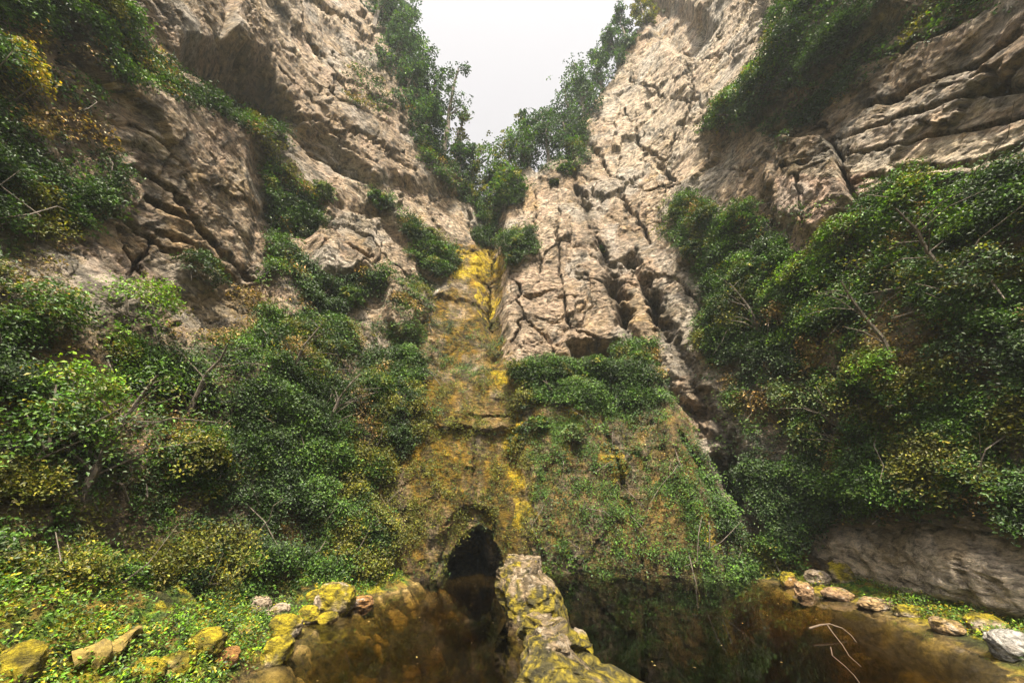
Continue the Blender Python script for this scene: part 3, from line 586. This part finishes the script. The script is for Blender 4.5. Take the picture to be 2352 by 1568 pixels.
def tree(base, hgt, wid, pal, label, group, lean=(0, 0), conifer=False, n=150, leafs=.2, name='tree', openness=0, cat='tree', trunkr=None, seed=0, mat=None):
    rng = np.random.default_rng(seed + 1000); base = np.array(base, float)
    root = tag(empty(name, base), label, cat, group); tips = []; tubes = []
    tr = trunkr or hgt * .022 + .02; npt = 7; tp = []
    for k in range(npt):
        f = k / (npt - 1); tp.append(np.array([lean[0] * f * f * hgt + rng.normal() * .02 * hgt * f, lean[1] * f * f * hgt + rng.normal() * .02 * hgt * f, f * hgt * .93 - .15 * (k == 0)]))
    tubes.append(tube(tp, tr, tr * .25)); tp = np.array(tp)
    nlimb = 22 if conifer else 15
    for k in range(nlimb):
        f = rng.uniform(.08, .97) if not conifer else .18 + .8 * k / nlimb
        s = f * (npt - 1); i = min(int(s), npt - 2); p0 = tp[i] + (tp[i + 1] - tp[i]) * (s - i)
        th = k * 2.4 + rng.normal() * .4
        ln = wid * .5 * ((1 - f) * 1.05 + .08 if conifer else math.sin(math.pi * min(1, f * .8 + .12)) ** .6 * rng.uniform(.55, 1.1))
        rise = ln * (-.05 if conifer else rng.uniform(.15, .8))
        p2 = p0 + np.array([math.cos(th) * ln, math.sin(th) * ln, rise]); pm = (p0 + p2) / 2 + np.array([0, 0, ln * .12])
        tubes.append(tube([p0, pm, p2], tr * .4 * (1.1 - f), tr * .08, 5)); tips += [(pm, ln), (p2, ln), ((pm + p2) / 2, ln)]
    V, Q = join(tubes); mesh_obj('trunk', V, Q, MB, None, root)
    ce = np.array([t[0] for t in tips]); ll = np.array([t[1] for t in tips])
    idx = rng.integers(0, len(ce), n); cc = ce[idx] + rng.normal(size=(n, 3)) * (ll[idx] * .26 + .05 * wid)[:, None] * (np.array([1, 1, .35]) if conifer else np.array([1, 1, .8]))
    cc[:, 2] = np.clip(cc[:, 2], .05 * hgt, hgt)
    out = unit(cc - np.array([0, 0, hgt * .5]))
    V, Q, c = sprays(cc, out, rng.uniform(.09, .17, n) * wid * .8, 13 if openness == 0 else 8, np.full(n, leafs), [pal if rng.random() < .8 else ('olive' if pal != 'teal' else 'green') for _ in range(n)], rng)
    mesh_obj('crown', V, Q, mat or MLF, c, root); return root
def top_height(b, ty):
    lo_, hi = .3, 30
    for _ in range(30):
        m = (lo_ + hi) / 2; _, y = project(np.array([b[0], b[1], b[2] + m])[None]); lo_, hi = (m, hi) if y[0] > ty else (lo_, m)
    return lo_
G1 = 'trees along the left rim of the gorge'; G2 = 'trees at the head of the gorge'; G3 = 'trees along the right rim of the gorge'
TREES = [
 (885, 70, -45, 3.4, 'teal', 'dark bushy tree where the left rim meets the top of the photo', G1, 0, 0), (918, 150, 20, 3.2, 'teal', 'second dark bushy tree down the left rim', G1, 0, 0),
 (955, 215, 100, 4.0, 'teal', 'rounded hazy tree on the bulge of the left rim', G1, 0, 0), (985, 290, 160, 3.4, 'teal', 'dense dark tree just left of the tall slender one', G1, 0, 0),
 (1032, 345, 150, 2.6, 'teal', 'tall slender tree standing against the sky on the left rim', G1, 0, 1), (1048, 400, 255, 2.3, 'olive', 'slim tree with a ragged edge below the tall slender tree', G1, 0, 1),
 (1050, 450, 330, 2.6, 'teal', 'low dark tree at the foot of the left rim', G1, 0, 0), (860, 60, -80, 3.6, 'teal', 'shadowed tree set back on the left rim at the frame top', G1, 0, 0),
 (900, 180, 60, 4.0, 'teal', 'hanging leafy tree on the left rim rock face', G1, 0, 0), (925, 260, 150, 3.6, 'teal', 'faint hazy tree below the left rim bulge', G1, 0, 0), (965, 350, 240, 3.2, 'teal', 'hazy tree hanging under the slender tree', G1, 0, 0),
 (1080, 455, 372, 2.2, 'olive', 'small tree with yellowing leaves in the bottom of the notch', G2, 0, 1), (1115, 432, 330, 2.6, 'pale', 'small pale tree with a see-through crown in the notch', G2, 0, 1),
 (1120, 480, 400, 2.6, 'teal', 'dark shrubby tree filling the notch below the pale tree', G2, 0, 0), (1160, 425, 318, 3.6, 'green', 'round green tree right of the notch', G2, 0, 0), (1165, 480, 405, 2.8, 'green', 'green tree hanging under the notch beside the chimney', G2, 0, 0),
 (1205, 345, 238, 1.8, 'teal', 'small conifer poking up above the ridge', G2, 1, 1), (1205, 390, 285, 3.8, 'teal', 'broad blue green tree beneath the small conifer', G2, 0, 0), (1250, 365, 245, 3.6, 'teal', 'dense tree on the ridge right of the small conifer', G2, 0, 0),
 (1290, 350, 250, 3.8, 'teal', 'large dark tree spilling over the right rim rock', G3, 0, 0), (1285, 290, 190, 2.8, 'teal', 'pointed tree at the lower end of the right rim', G3, 0, 1), (1320, 250, 138, 3.2, 'teal', 'open branched tree with sky showing through on the right rim', G3, 0, 1),
 (1350, 270, 180, 3.2, 'teal', 'bushy tree overhanging the right rim rock edge', G3, 0, 0), (1380, 205, 110, 2.6, 'teal', 'leafy tree midway up the right rim', G3, 0, 0), (1415, 160, 65, 2.6, 'teal', 'hazy leafy tree above the pale right rock', G3, 0, 0),
 (1450, 120, 30, 2.4, 'teal', 'dark tree under the rock overhang at top right of the sky', G3, 0, 0), (1485, 60, -30, 2.4, 'olive', 'yellow green lit tree where the right rim leaves the photo', G3, 0, 0), (1515, 20, -80, 3.0, 'teal', 'tree at the very top of the right rim', G3, 0, 0)]
for k, (bx, by, ty, wd, pal, lb, gr, con, op) in enumerate(TREES):
    b, n_ = look(bx, by); b = b - n_ * .2; hgt = top_height(b, ty)
    tree(b, hgt * .93, wd * (.66 if k < 11 else .74), pal, lb, gr, conifer=bool(con), n=260 if not op else 190, leafs=.17 if not op else .16, seed=k, openness=op, name='conifer' if con else 'tree', lean=(-.06 * np.sign(b[0]), -.05))
def shrub(px, py, rad, pal, label, group, seed, n=90, leafs=.12, hang=0, name='shrub', hk=1.0):
    rng = np.random.default_rng(seed + 5000); b, nn = look(px, py); i, j = look(px, py, True); nb = NB[i, j]; c0 = nb * rad * .25 + np.array([0, 0, rad * (.35 - hang)])
    root = tag(empty(name, b), label, 'shrub', group)
    st = []
    for k in range(6):
        e = c0 + rng.normal(size=3) * rad * .45; st.append(tube([-nn * .15, c0 * .4 + rng.normal(size=3) * .06, e], .03 * rad + .01, .008, 5))
    V, Q = join(st); mesh_obj('stem', V, Q, MB, None, root)
    d = unit(rng.normal(size=(n, 3))); d = unit(d + nb * .5 + np.array([0, 0, .35])); rr = rng.uniform(.55, 1.0, n)[:, None] * (1 + .25 * fbm(d * 2 + seed, 2, 7))[:, None]
    cc = c0 + d * rr * rad * np.array([1, 1, .85 * hk])
    V, Q, c = sprays(cc, unit(d + nb * .3), rng.uniform(.2, .34, n) * rad, 22, np.full(n, leafs), [pal if rng.random() < .8 else 'olive' for _ in range(n)], rng)
    mesh_obj('foliage', V, Q, ML, c, root); return root
SG1 = 'shrubs on the left cliff'; SG2 = 'shrubs on the headwall'; SG3 = 'shrubs on the right cliff'
SH = [(735, 455, 1.0, 'pale', 'thin pale shrub with bare twigs on the left cliff gully', SG1), (862, 470, .95, 'green', 'compact green shrub on bare rock left of the chimney', SG1), (945, 545, .9, 'dark', 'dark shrub on the diagonal ledge left of the yellow moss', SG1), (1000, 590, 1.0, 'green', 'green shrub touching the top of the yellow moss', SG2),
      (985, 545, .7, 'pale', 'small pale shrub above the diagonal ledge', SG1), (1190, 570, .95, 'pale', 'feathery blue green shrub right of the chimney', SG2), (1185, 605, .7, 'dark', 'dark low shrub under the feathery one', SG2), (1300, 405, 1.0, 'green', 'green shrub above the top of the slanting cleft', SG2), (1275, 430, .6, 'dark', 'dark shrub left of the slanting cleft top', SG2),
      (1388, 578, .55, 'green', 'small shrub growing in the slanting cleft', SG2), (1565, 500, 1.05, 'pale', 'light green shrub on its own on the right rock', SG3), (1640, 520, .95, 'dark', 'dark rounded shrub at the upper edge of the right thicket', SG3), (1720, 510, 1.0, 'green', 'rounded shrub under the pink rock at right', SG3), (1600, 590, .9, 'dark', 'shadowy shrub at the left tip of the right thicket', SG3),
      (280, 745, 1.0, 'bright', 'bright topped round shrub under the left buttress', SG1), (60, 760, .8, 'green', 'green shrub at the left edge below the buttress', SG1), (440, 640, .8, 'dark', 'dark ivy covered knob at the foot of the left buttress', SG1), (650, 470, .7, 'dark', 'dark shrub high in the left gully', SG1), (690, 545, .7, 'dark', 'dark shrub in the middle of the left gully', SG1), (650, 610, .6, 'dark', 'dark shrub above the small tan rock', SG1),
      (120, 960, .85, 'bright', 'yellow green lit shrub beside bare rock at the left edge', SG1), (80, 1060, .9, 'green', 'drooping green shrub low on the left', SG1), (420, 1080, .8, 'olive', 'olive shrub in the lower left thicket', SG1), (800, 700, .9, 'green', 'leafy shrub mound left of the bare rock spur', SG1), (760, 830, .8, 'dark', 'dark shrub mound below the spur', SG1), (850, 900, .8, 'green', 'shrub bordering the left of the upper moss', SG1),
      (1210, 860, .55, 'dark', 'shrub at the left end of the ledge', SG2), (1290, 870, .6, 'dark', 'second shrub from the left on the ledge', SG2), (1375, 850, .6, 'green', 'tallest shrub on the ledge before the dark slot', SG2), (1470, 840, .6, 'green', 'bushy shrub at the right end of the ledge', SG2), (1235, 990, .55, 'green', 'leafy clump on the moss under the ledge', SG2), (1320, 1010, .55, 'pale', 'lit leafy clump below the middle of the ledge', SG2),
      (1690, 270, 1.3, 'green', 'wedge shaped shrub high on the right cliff', SG3), (1760, 210, 1.2, 'dark', 'dark upper shrub of the high right wedge', SG3), (1820, 120, 1.3, 'dark', 'dark shrub near the top right of the photo', SG3), (1860, 640, .9, 'bright', 'brightest layered shrub in the right thicket', SG3), (1740, 640, .9, 'green', 'layered shrub left of the brightest one', SG3), (1960, 560, .9, 'bright', 'sunny shrub right of the pink rock', SG3),
      (2120, 480, .9, 'bright', 'yellow green shrub at the upper right edge', SG3), (2270, 660, .95, 'dark', 'large dark shrub by the right edge', SG3), (1680, 720, .9, 'dark', 'dark drooping shrub beside the cleft', SG3), (1830, 920, .8, 'pale', 'pale leaved shrub low in the right thicket', SG3), (1880, 1000, .7, 'green', 'green shrub under the pale leaved one', SG3), (2150, 950, .8, 'green', 'broad shrub in the lower right thicket', SG3), (2050, 870, .8, 'bright', 'lime shrub in the centre of the lower right thicket', SG3), (2240, 850, .8, 'dark', 'dark shrub near the lower right edge', SG3)]
for k, (x, y, r, pal, lb, gr) in enumerate(SH):
    dd = np.linalg.norm(look(x, y)[0]); r2 = r * (.55 if 560 < x < 1620 and y < 720 else .72)
    shrub(x, y, r2, pal, lb, gr, k, n=90, leafs=.058 * max(1, (dd / 11)) ** .85)
print('trees')

rng = np.random.default_rng(77); tw = []
wv = (veg * screen * (ZZ < 20)).ravel(); cdf = np.cumsum(wv); ks = np.searchsorted(cdf, rng.random(240) * cdf[-1])
for k in ks:
    i, j = min(k // NA, NE - 1), k % NA; p = P2[i, j]; nb = NB[i, j]; L_ = rng.uniform(.5, 1.5); side = np.cross(nb, [0, 0, 1.0]) * rng.normal() * .5
    hang = rng.random() < .5; e = nb * rng.uniform(.25, .6) + side + np.array([0, 0, -1.0 if hang else .45])
    tw.append(tube([p, p + e * L_ * .35 + nb * .15, p + e * L_ * .7 + rng.normal(size=3) * .08, p + e * L_ + rng.normal(size=3) * .12], rng.uniform(.008, .02), .004, 4))
V, Q = join(tw); tag(mesh_obj('creepers', V, Q, MB), 'bare brown stems and creepers trailing through the cliff plants', 'creepers', kind='stuff')
for k, (bx, by, hg, wd, pal, lb) in enumerate([(2085, 905, 2.6, 2.6, 'green', 'small tree with a dark trunk standing in the middle of the right thicket'), (1760, 800, 2.4, 2.6, 'dark', 'spreading small tree near the left side of the right thicket'), (2250, 760, 2.6, 2.8, 'dark', 'dark spreading tree at the right edge of the right thicket'), (1950, 1050, 1.8, 2.2, 'pale', 'low pale leaved tree above the bare lower right slab')]):
    b, n_ = look(bx, by); tree(b - n_ * .1, hg, wd, pal, lb, 'small trees in the right thicket', n=170, leafs=.058, seed=200 + k, lean=(-.35, -.15), mat=ML)
for k, (bx, by, hg, wd, pal, lb) in enumerate([(420, 985, 1.8, 2.4, 'green', 'spreading small tree in the middle of the left thicket'), (180, 1150, 1.8, 2.2, 'green', 'small tree with a slanting stem low on the left'), (660, 900, 2.0, 2.2, 'dark', 'dark spreading tree at the right side of the left thicket'), (740, 1020, 2.0, 2.2, 'dark', 'shadowy small tree beside the moss apron')]):
    b, n_ = look(bx, by); tree(b - n_ * .1, hg, wd, pal, lb, 'small trees in the left thicket', n=170, leafs=.055, seed=230 + k, lean=(.35, -.15), mat=ML)

# ------------------------------------------------------------------ boulders
def stone(c, sx, sy, sz, seed, top=None, rot=0., nu=72, nv=44, rough=.22):
    u = np.linspace(0, 2 * math.pi, nu, endpoint=False); v = np.linspace(0.02, math.pi - .02, nv); U, Vv = np.meshgrid(u, v)
    d = np.stack([np.sin(Vv) * np.cos(U), np.sin(Vv) * np.sin(U), np.cos(Vv)], -1)
    w_ = worley(d * 1.6 + seed * 3.7, seed)
    r = 1 + rough * fbm(d * 1.5 + seed, 3, seed) + rough * .8 * (w_[2] - .5) + .08 * fbm(d * 7 + seed, 4, seed + 5)
    p = d * r[..., None]; p = np.sign(p) * np.abs(p) ** .88 * np.array([sx, sy, sz])
    ca, sa = math.cos(rot), math.sin(rot); p = np.stack([p[..., 0] * ca - p[..., 1] * sa, p[..., 0] * sa + p[..., 1] * ca, p[..., 2]], -1)
    i = (np.arange(nv - 1)[:, None] * nu + np.arange(nu)[None]).ravel(); j = (np.arange(nv - 1)[:, None] * nu + (np.arange(nu)[None] + 1) % nu).ravel()
    return p, np.stack([i, i + nu, j + nu, j], -1), d
def stonecol(p, d, seed, mossy, base=(.30, .24, .17), mc_=(.38, .30, .012)):
    c = np.ones(p.shape, np.float32) * np.array(base, np.float32); n_ = fbm(p * 5 + seed, 4, 60); m_ = fbm(p * 11 + seed, 4, 66)
    c = mix(c, C3(.10, .075, .05), sm(0, .4, n_) * .6); c = mix(c, C3(.6, .55, .46), sm(.15, .5, m_) * .5)
    k = sm(.35 - mossy, .75 - mossy, fbm(p * 3.3 + seed, 4, 70) + .35 * d[..., 2]); 
    mm = mix(np.ones(p.shape, np.float32) * np.array(mc_, np.float32), C3(.16, .13, .01), sm(-.2, .3, m_)); return c + (mm - c) * k[..., None]
def boulder(c, sx, sy, sz, seed, mossy, label, group, rot=0., base=(.30, .24, .17), mc_=(.38, .30, .012), cat='boulder', name='boulder'):
    p, Q, d = stone(c, sx, sy, sz, seed, rot=rot); col = stonecol(p, d, seed, mossy, base, mc_)
    o = mesh_obj(name, p.reshape(-1, 3), Q, MS, col.reshape(-1, 3), smooth=True); o.location = [float(v) for v in c]
    return tag(o, label, cat, group)
BG1 = 'mossy stones on the left bank'; BG2 = 'mossy stones on the right bank'
ORG = (.34, .17, .05); TAN = (.42, .33, .23)
for k, (x, y, wpx, hk, mo_, base, lb, gr) in enumerate([
    (768, 1400, 78, .85, .45, TAN, 'largest moss streaked boulder at the tip of the left bank', BG1), (722, 1378, 34, .8, .8, TAN, 'small yellow mossed stone behind the largest left boulder', BG1), (706, 1425, 46, .8, .5, TAN, 'mossy stone left of the largest left boulder', BG1),
    (752, 1425, 40, .5, .3, (.4, .24, .14), 'low pinkish stone at the waterline under the largest left boulder', BG1), (828, 1388, 58, .35, -.2, ORG, 'flat orange wet slab in the water beside the left bank', BG1), (650, 1458, 66, .75, .75, TAN, 'bright yellow mossed round stone on the left bank', BG1),
    (634, 1515, 62, .9, .75, TAN, 'pointed yellow mossed stone at the left waterline', BG1), (592, 1402, 44, .8, .2, TAN, 'pale stone among ferns below the tan rock face', BG1), (640, 1412, 40, .7, .4, TAN, 'olive stone between the pale stone and the largest boulder', BG1),
    (470, 1490, 80, .6, .8, TAN, 'long yellow mossed stone in the middle of the left bank', BG1), (515, 1520, 50, .7, .0, ORG, 'rust orange stone in the middle of the left bank', BG1), (395, 1545, 80, .6, .7, TAN, 'long mossed stone at the bottom of the left bank', BG1),
    (330, 1560, 70, .7, .7, TAN, 'mossed stone at the bottom edge left of the long one', BG1), (292, 1458, 40, .7, .8, TAN, 'small lit yellow stone on the upper left bank', BG1), (30, 1560, 90, 1.0, .9, TAN, 'tall yellow mossed lump in the bottom left corner', BG1), (560, 1455, 36, .7, .5, TAN, 'small mossed stone below the pale stone', BG1),
    (1880, 1335, 42, .7, -.1, TAN, 'bare pale stone on the right bank', BG2), (1942, 1330, 52, .95, .4, TAN, 'upright mossy stone beside the bare pale one', BG2), (1815, 1345, 36, 1., .5, (.35, .2, .06), 'ochre stone at the right waterline', BG2), (1728, 1275, 40, .7, .6, TAN, 'oval mossy stone near the corner of the headwall', BG2),
    (1848, 1362, 40, .7, .1, (.4, .25, .13), 'pinkish stone at the right waterline', BG2), (1925, 1372, 50, .5, .0, (.4, .25, .13), 'flat pinkish stone lying at the right waterline', BG2), (2015, 1395, 60, .4, .1, (.42, .28, .13), 'long low stone in the middle of the right bank', BG2), (2180, 1450, 54, .6, .1, (.42, .28, .13), 'ochre stone towards the right end of the bank', BG2),
    (2330, 1500, 70, .8, -.3, (.42, .40, .36), 'bare grey stone at the right edge', BG2), (2270, 1455, 70, .7, .7, TAN, 'yellow green mossed stone before the right edge', BG2), (2085, 1412, 40, .6, .5, TAN, 'small mossed stone right of the long low one', BG2)]):
    g = glook(x, y); dep = g[1] * cp + (g[2] - EYE) * sp; rad = wpx / 2 / FD * dep * 1.12
    boulder((g[0], g[1], g[2] + rad * hk * .42), rad, rad * .85, rad * hk, 50 + k, mo_, lb, gr, rot=k * 1.3, base=base)
# the two big ones in the pool
def hull(profile, seed, name, label, rough=.10, mossy=.25):
    """a long craggy rock: rings (x, y, half width, half depth, z) stacked from the bed to the top"""
    pr = np.array(profile, float); nv = 90; nu = 120; t = np.linspace(0, len(pr) - 1, nv); pr = np.stack([smooth1(np.interp(t, range(len(pr)), pr[:, k]), 3) for k in range(5)], 1)
    u = np.linspace(0, 2 * math.pi, nu, endpoint=False); cu, su = np.cos(u)[None], np.sin(u)[None]
    e = .78; cu = np.sign(cu) * np.abs(cu) ** e; su = np.sign(su) * np.abs(su) ** e
    p = np.stack([pr[:, :1] + pr[:, 2:3] * cu, pr[:, 1:2] + pr[:, 3:4] * su, pr[:, 4:5] + 0 * cu], -1)
    dirn = unit(np.stack([cu + 0 * pr[:, :1], su + 0 * pr[:, :1], .5 * (p[..., 2] > .5)], -1))
    w_ = worley(p * np.array([3, 3, 2.2]), seed); hh = rough * (w_[2] - .5) + rough * 1.2 * fbm(p * 2.2, 4, seed) + .03 * fbm(p * np.array([14, 14, 6]), 3, seed + 3) + .03 * ridge(p * 6, 3, seed + 4)
    p = p + dirn * hh[..., None]
    topc = p[-1].mean(0); cap = topc[None] + (p[-1] - topc) * np.linspace(1, 0, 14)[1:, None, None]; cap[..., 2] += .05 * fbm(cap * 5, 3, 9) 
    p = np.concatenate([p, cap], 0); nv = len(p)
    i = (np.arange(nv - 1)[:, None] * nu + np.arange(nu)[None]).ravel(); j = (np.arange(nv - 1)[:, None] * nu + (np.arange(nu)[None] + 1) % nu).ravel()
    n_ = fbm(p * np.array([8, 8, 5]), 4, 60); m_ = fbm(p * np.array([17, 17, 11]), 4, 66)
    c = np.ones(p.shape, np.float32) * C3(.27, .20, .12); c = mix(c, C3(.06, .045, .02), sm(-.1, .35, n_) * .75); c = mix(c, C3(.55, .46, .34), sm(.1, .4, m_) * .6)
    low = sm(.75, .2, p[..., 2]); k = sm(-.10, .12, fbm(p * np.array([3.4, 3.4, 2.6]), 6, seed + 70, .68) + mossy * (low - .45) + .04)
    mm = mix(np.ones(p.shape, np.float32) * C3(.30, .235, .010), C3(.045, .042, .006), sm(-.3, .15, m_)); c = c + (mm - c) * (k * .9)[..., None]
    c = mix(c, C3(.08, .05, .02), sm(.12, 0, p[..., 2]) * .8)
    o = mesh_obj(name, p.reshape(-1, 3), np.stack([i, j, j + nu, i + nu], -1), MS, c.reshape(-1, 3), smooth=True)
    return tag(o, label, 'boulder')
hull([(.48, 7.8, .58, .8, -1.3), (.46, 7.75, .50, .70, -.2), (.44, 7.7, .48, .60, .1), (.38, 7.75, .48, .55, .4), (.24, 7.9, .36, .45, .62), (.22, 8.0, .31, .40, .76), (.22, 8.0, .27, .36, .86)], 7, 'boulder', 'flat topped mossy boulder standing in the pool before the cave', .16, .5)
hull([(.85, 4.3, 1.0, 1.4, -1.3), (.80, 4.3, .90, 1.45, -.1), (.72, 4.3, .60, 1.4, .08), (.56, 4.6, .36, 1.25, .22), (.43, 4.9, .28, 1.05, .36), (.40, 5.1, .18, .75, .47), (.38, 5.2, .10, .45, .54)], 15, 'boulder', 'long ridge backed mossy boulder nearest the camera in the pool', .18, .35)
boulder((.84, 5.75, .10), .13, .2, .26, 93, .6, 'small mossy knob leaning on the ridge backed boulder', None, rot=.5)

# dead branch lying in the pool
wp = lambda x, y, z=.03: (lambda d: np.array([0, 0, EYE]) + d * ((z - EYE) / d[2]))(ray(x, y))
bz = [(1858, 1442, .10), (1885, 1434, .12), (1905, 1432, .12), (1935, 1442, .08), (1955, 1458, .04), (1968, 1475, -.02)]
o = empty('dead_branch', wp(1885, 1440, 0)); tag(o, 'pale forked dead branch lying in the brown water at right', 'branch'); ol = np.array(o.location)
V, Q = tube([wp(*b) - ol for b in bz], .014, .004, 6); mesh_obj('limb', V, Q, MBP, None, o)
V, Q = tube([wp(x, y, z) - ol for x, y, z in [(1900, 1434, .11), (1915, 1455, .08), (1935, 1480, .05), (1950, 1505, .03), (1978, 1530, .0)]], .008, .003, 6); mesh_obj('twig', V, Q, MBP, None, o)
V, Q = tube([wp(x, y, z) - ol for x, y, z in [(1908, 1485, .02), (1912, 1505, .03), (1940, 1528, .03), (1962, 1550, .02), (1975, 1568, .0)]], .006, .003, 6); mesh_obj('twig', V, Q, MBP, None, o)
# fallen mossy log on the left bank
lp = [glook(x, y) + np.array([0, 0, .10]) for x, y in [(130, 1560), (200, 1520), (270, 1490), (340, 1478)]]
o = empty('fallen_log', lp[0]); tag(o, 'reddish brown mossy fallen log on the left bank near the corner', 'log'); lq = [lp[0] - lp[0] + (lp[-1] - lp[0]) * t + np.array([.12 * math.sin(t * 5), .10 * math.sin(t * 9 + 1), .05 * math.sin(t * 11)]) for t in np.linspace(0, 1, 26)]
V, Q = tube(lq, .075, .03, 14); V = V + .05 * np.stack([fbm(V * 7, 3, 71), fbm(V * 7, 3, 72), fbm(V * 7, 3, 73)], -1); mesh_obj('log', V, Q, bark_mat('log_bark', (.07, .05, .012), (.24, .17, .03), 12), None, o)

# ------------------------------------------------------------------ bank plants
def bank(count, xr, yr, pals, probs, size, label, name, dmin=.12, seed=1, up=1.1, rad=.12, nl=10):
    rng = np.random.default_rng(seed); x = rng.uniform(*xr, count * 5); y = rng.uniform(*yr, count * 5); d = sdist(x, y)
    n_ = fbm(np.stack([x, y, 0 * x], -1) * 1.1, 3, 600 + seed); k = (d > dmin) & (n_ + rng.normal(size=len(x)) * .12 > -.22); x, y = x[k][:count], y[k][:count]; n_ = n_[k][:count]
    z = gheight(x, y); c = np.stack([x, y, z + rng.random(len(x)) * .12 + .02], -1)
    V, Q, cl = sprays(c, np.tile([0, -.4, .6], (len(c), 1)), rng.uniform(.6, 1.4, len(c)) * rad, nl, np.full(len(c), size), list(rng.choice(pals, len(c), p=probs)), rng, up)
    return tag(mesh_obj(name, V, Q, ML, cl), label, 'plants', kind='stuff')
bank(12000, (-8.5, -2.3), (3.2, 10.5), ['bright', 'green', 'yellow', 'olive'], [.40, .42, .06, .12], .038, 'bright green low plants carpeting the left bank', 'bank_plants', seed=1)
bank(6000, (5.6, 9.5), (3.5, 13), ['bright', 'green', 'yellow', 'olive'], [.42, .30, .12, .16], .036, 'bright green low plants and moss along the right bank', 'bank_plants', seed=2, dmin=.25)

rng = np.random.default_rng(5); n_l = 110; fx = rng.uniform(-3, 6.4, n_l); fy = 4.6 + rng.random(n_l) ** .6 * 7.6; k = (sdist(fx, fy) < -.1); fx, fy = fx[k], fy[k]
V, Q, c = leaves(np.stack([fx, fy, 0 * fx + .012], -1), unit(np.stack([rng.normal(size=len(fx)) * .1, rng.normal(size=len(fx)) * .1, 1 + 0 * fx], -1)), rng.uniform(.02, .045, len(fx)), pick('tan', len(fx), rng), fold=.1, rng=rng)
tag(mesh_obj('floating_leaves', V, Q, ML, c), 'tiny dead leaves and specks floating on the dark pool', 'leaves', kind='stuff')

# ------------------------------------------------------------------ haze
m, n, out = new_mat('haze'); pv = N(n, 'ShaderNodeVolumePrincipled', Density=.0010, Anisotropy=.2); pv.inputs['Color'].default_value = (.86, .95, .97, 1); n.links.new(pv.outputs[0], out.inputs['Volume'])
tag(box('haze', -95, 95, -95, 95, -4.5, 80, m), 'thin bluish haze filling the gorge', 'haze', kind='stuff')
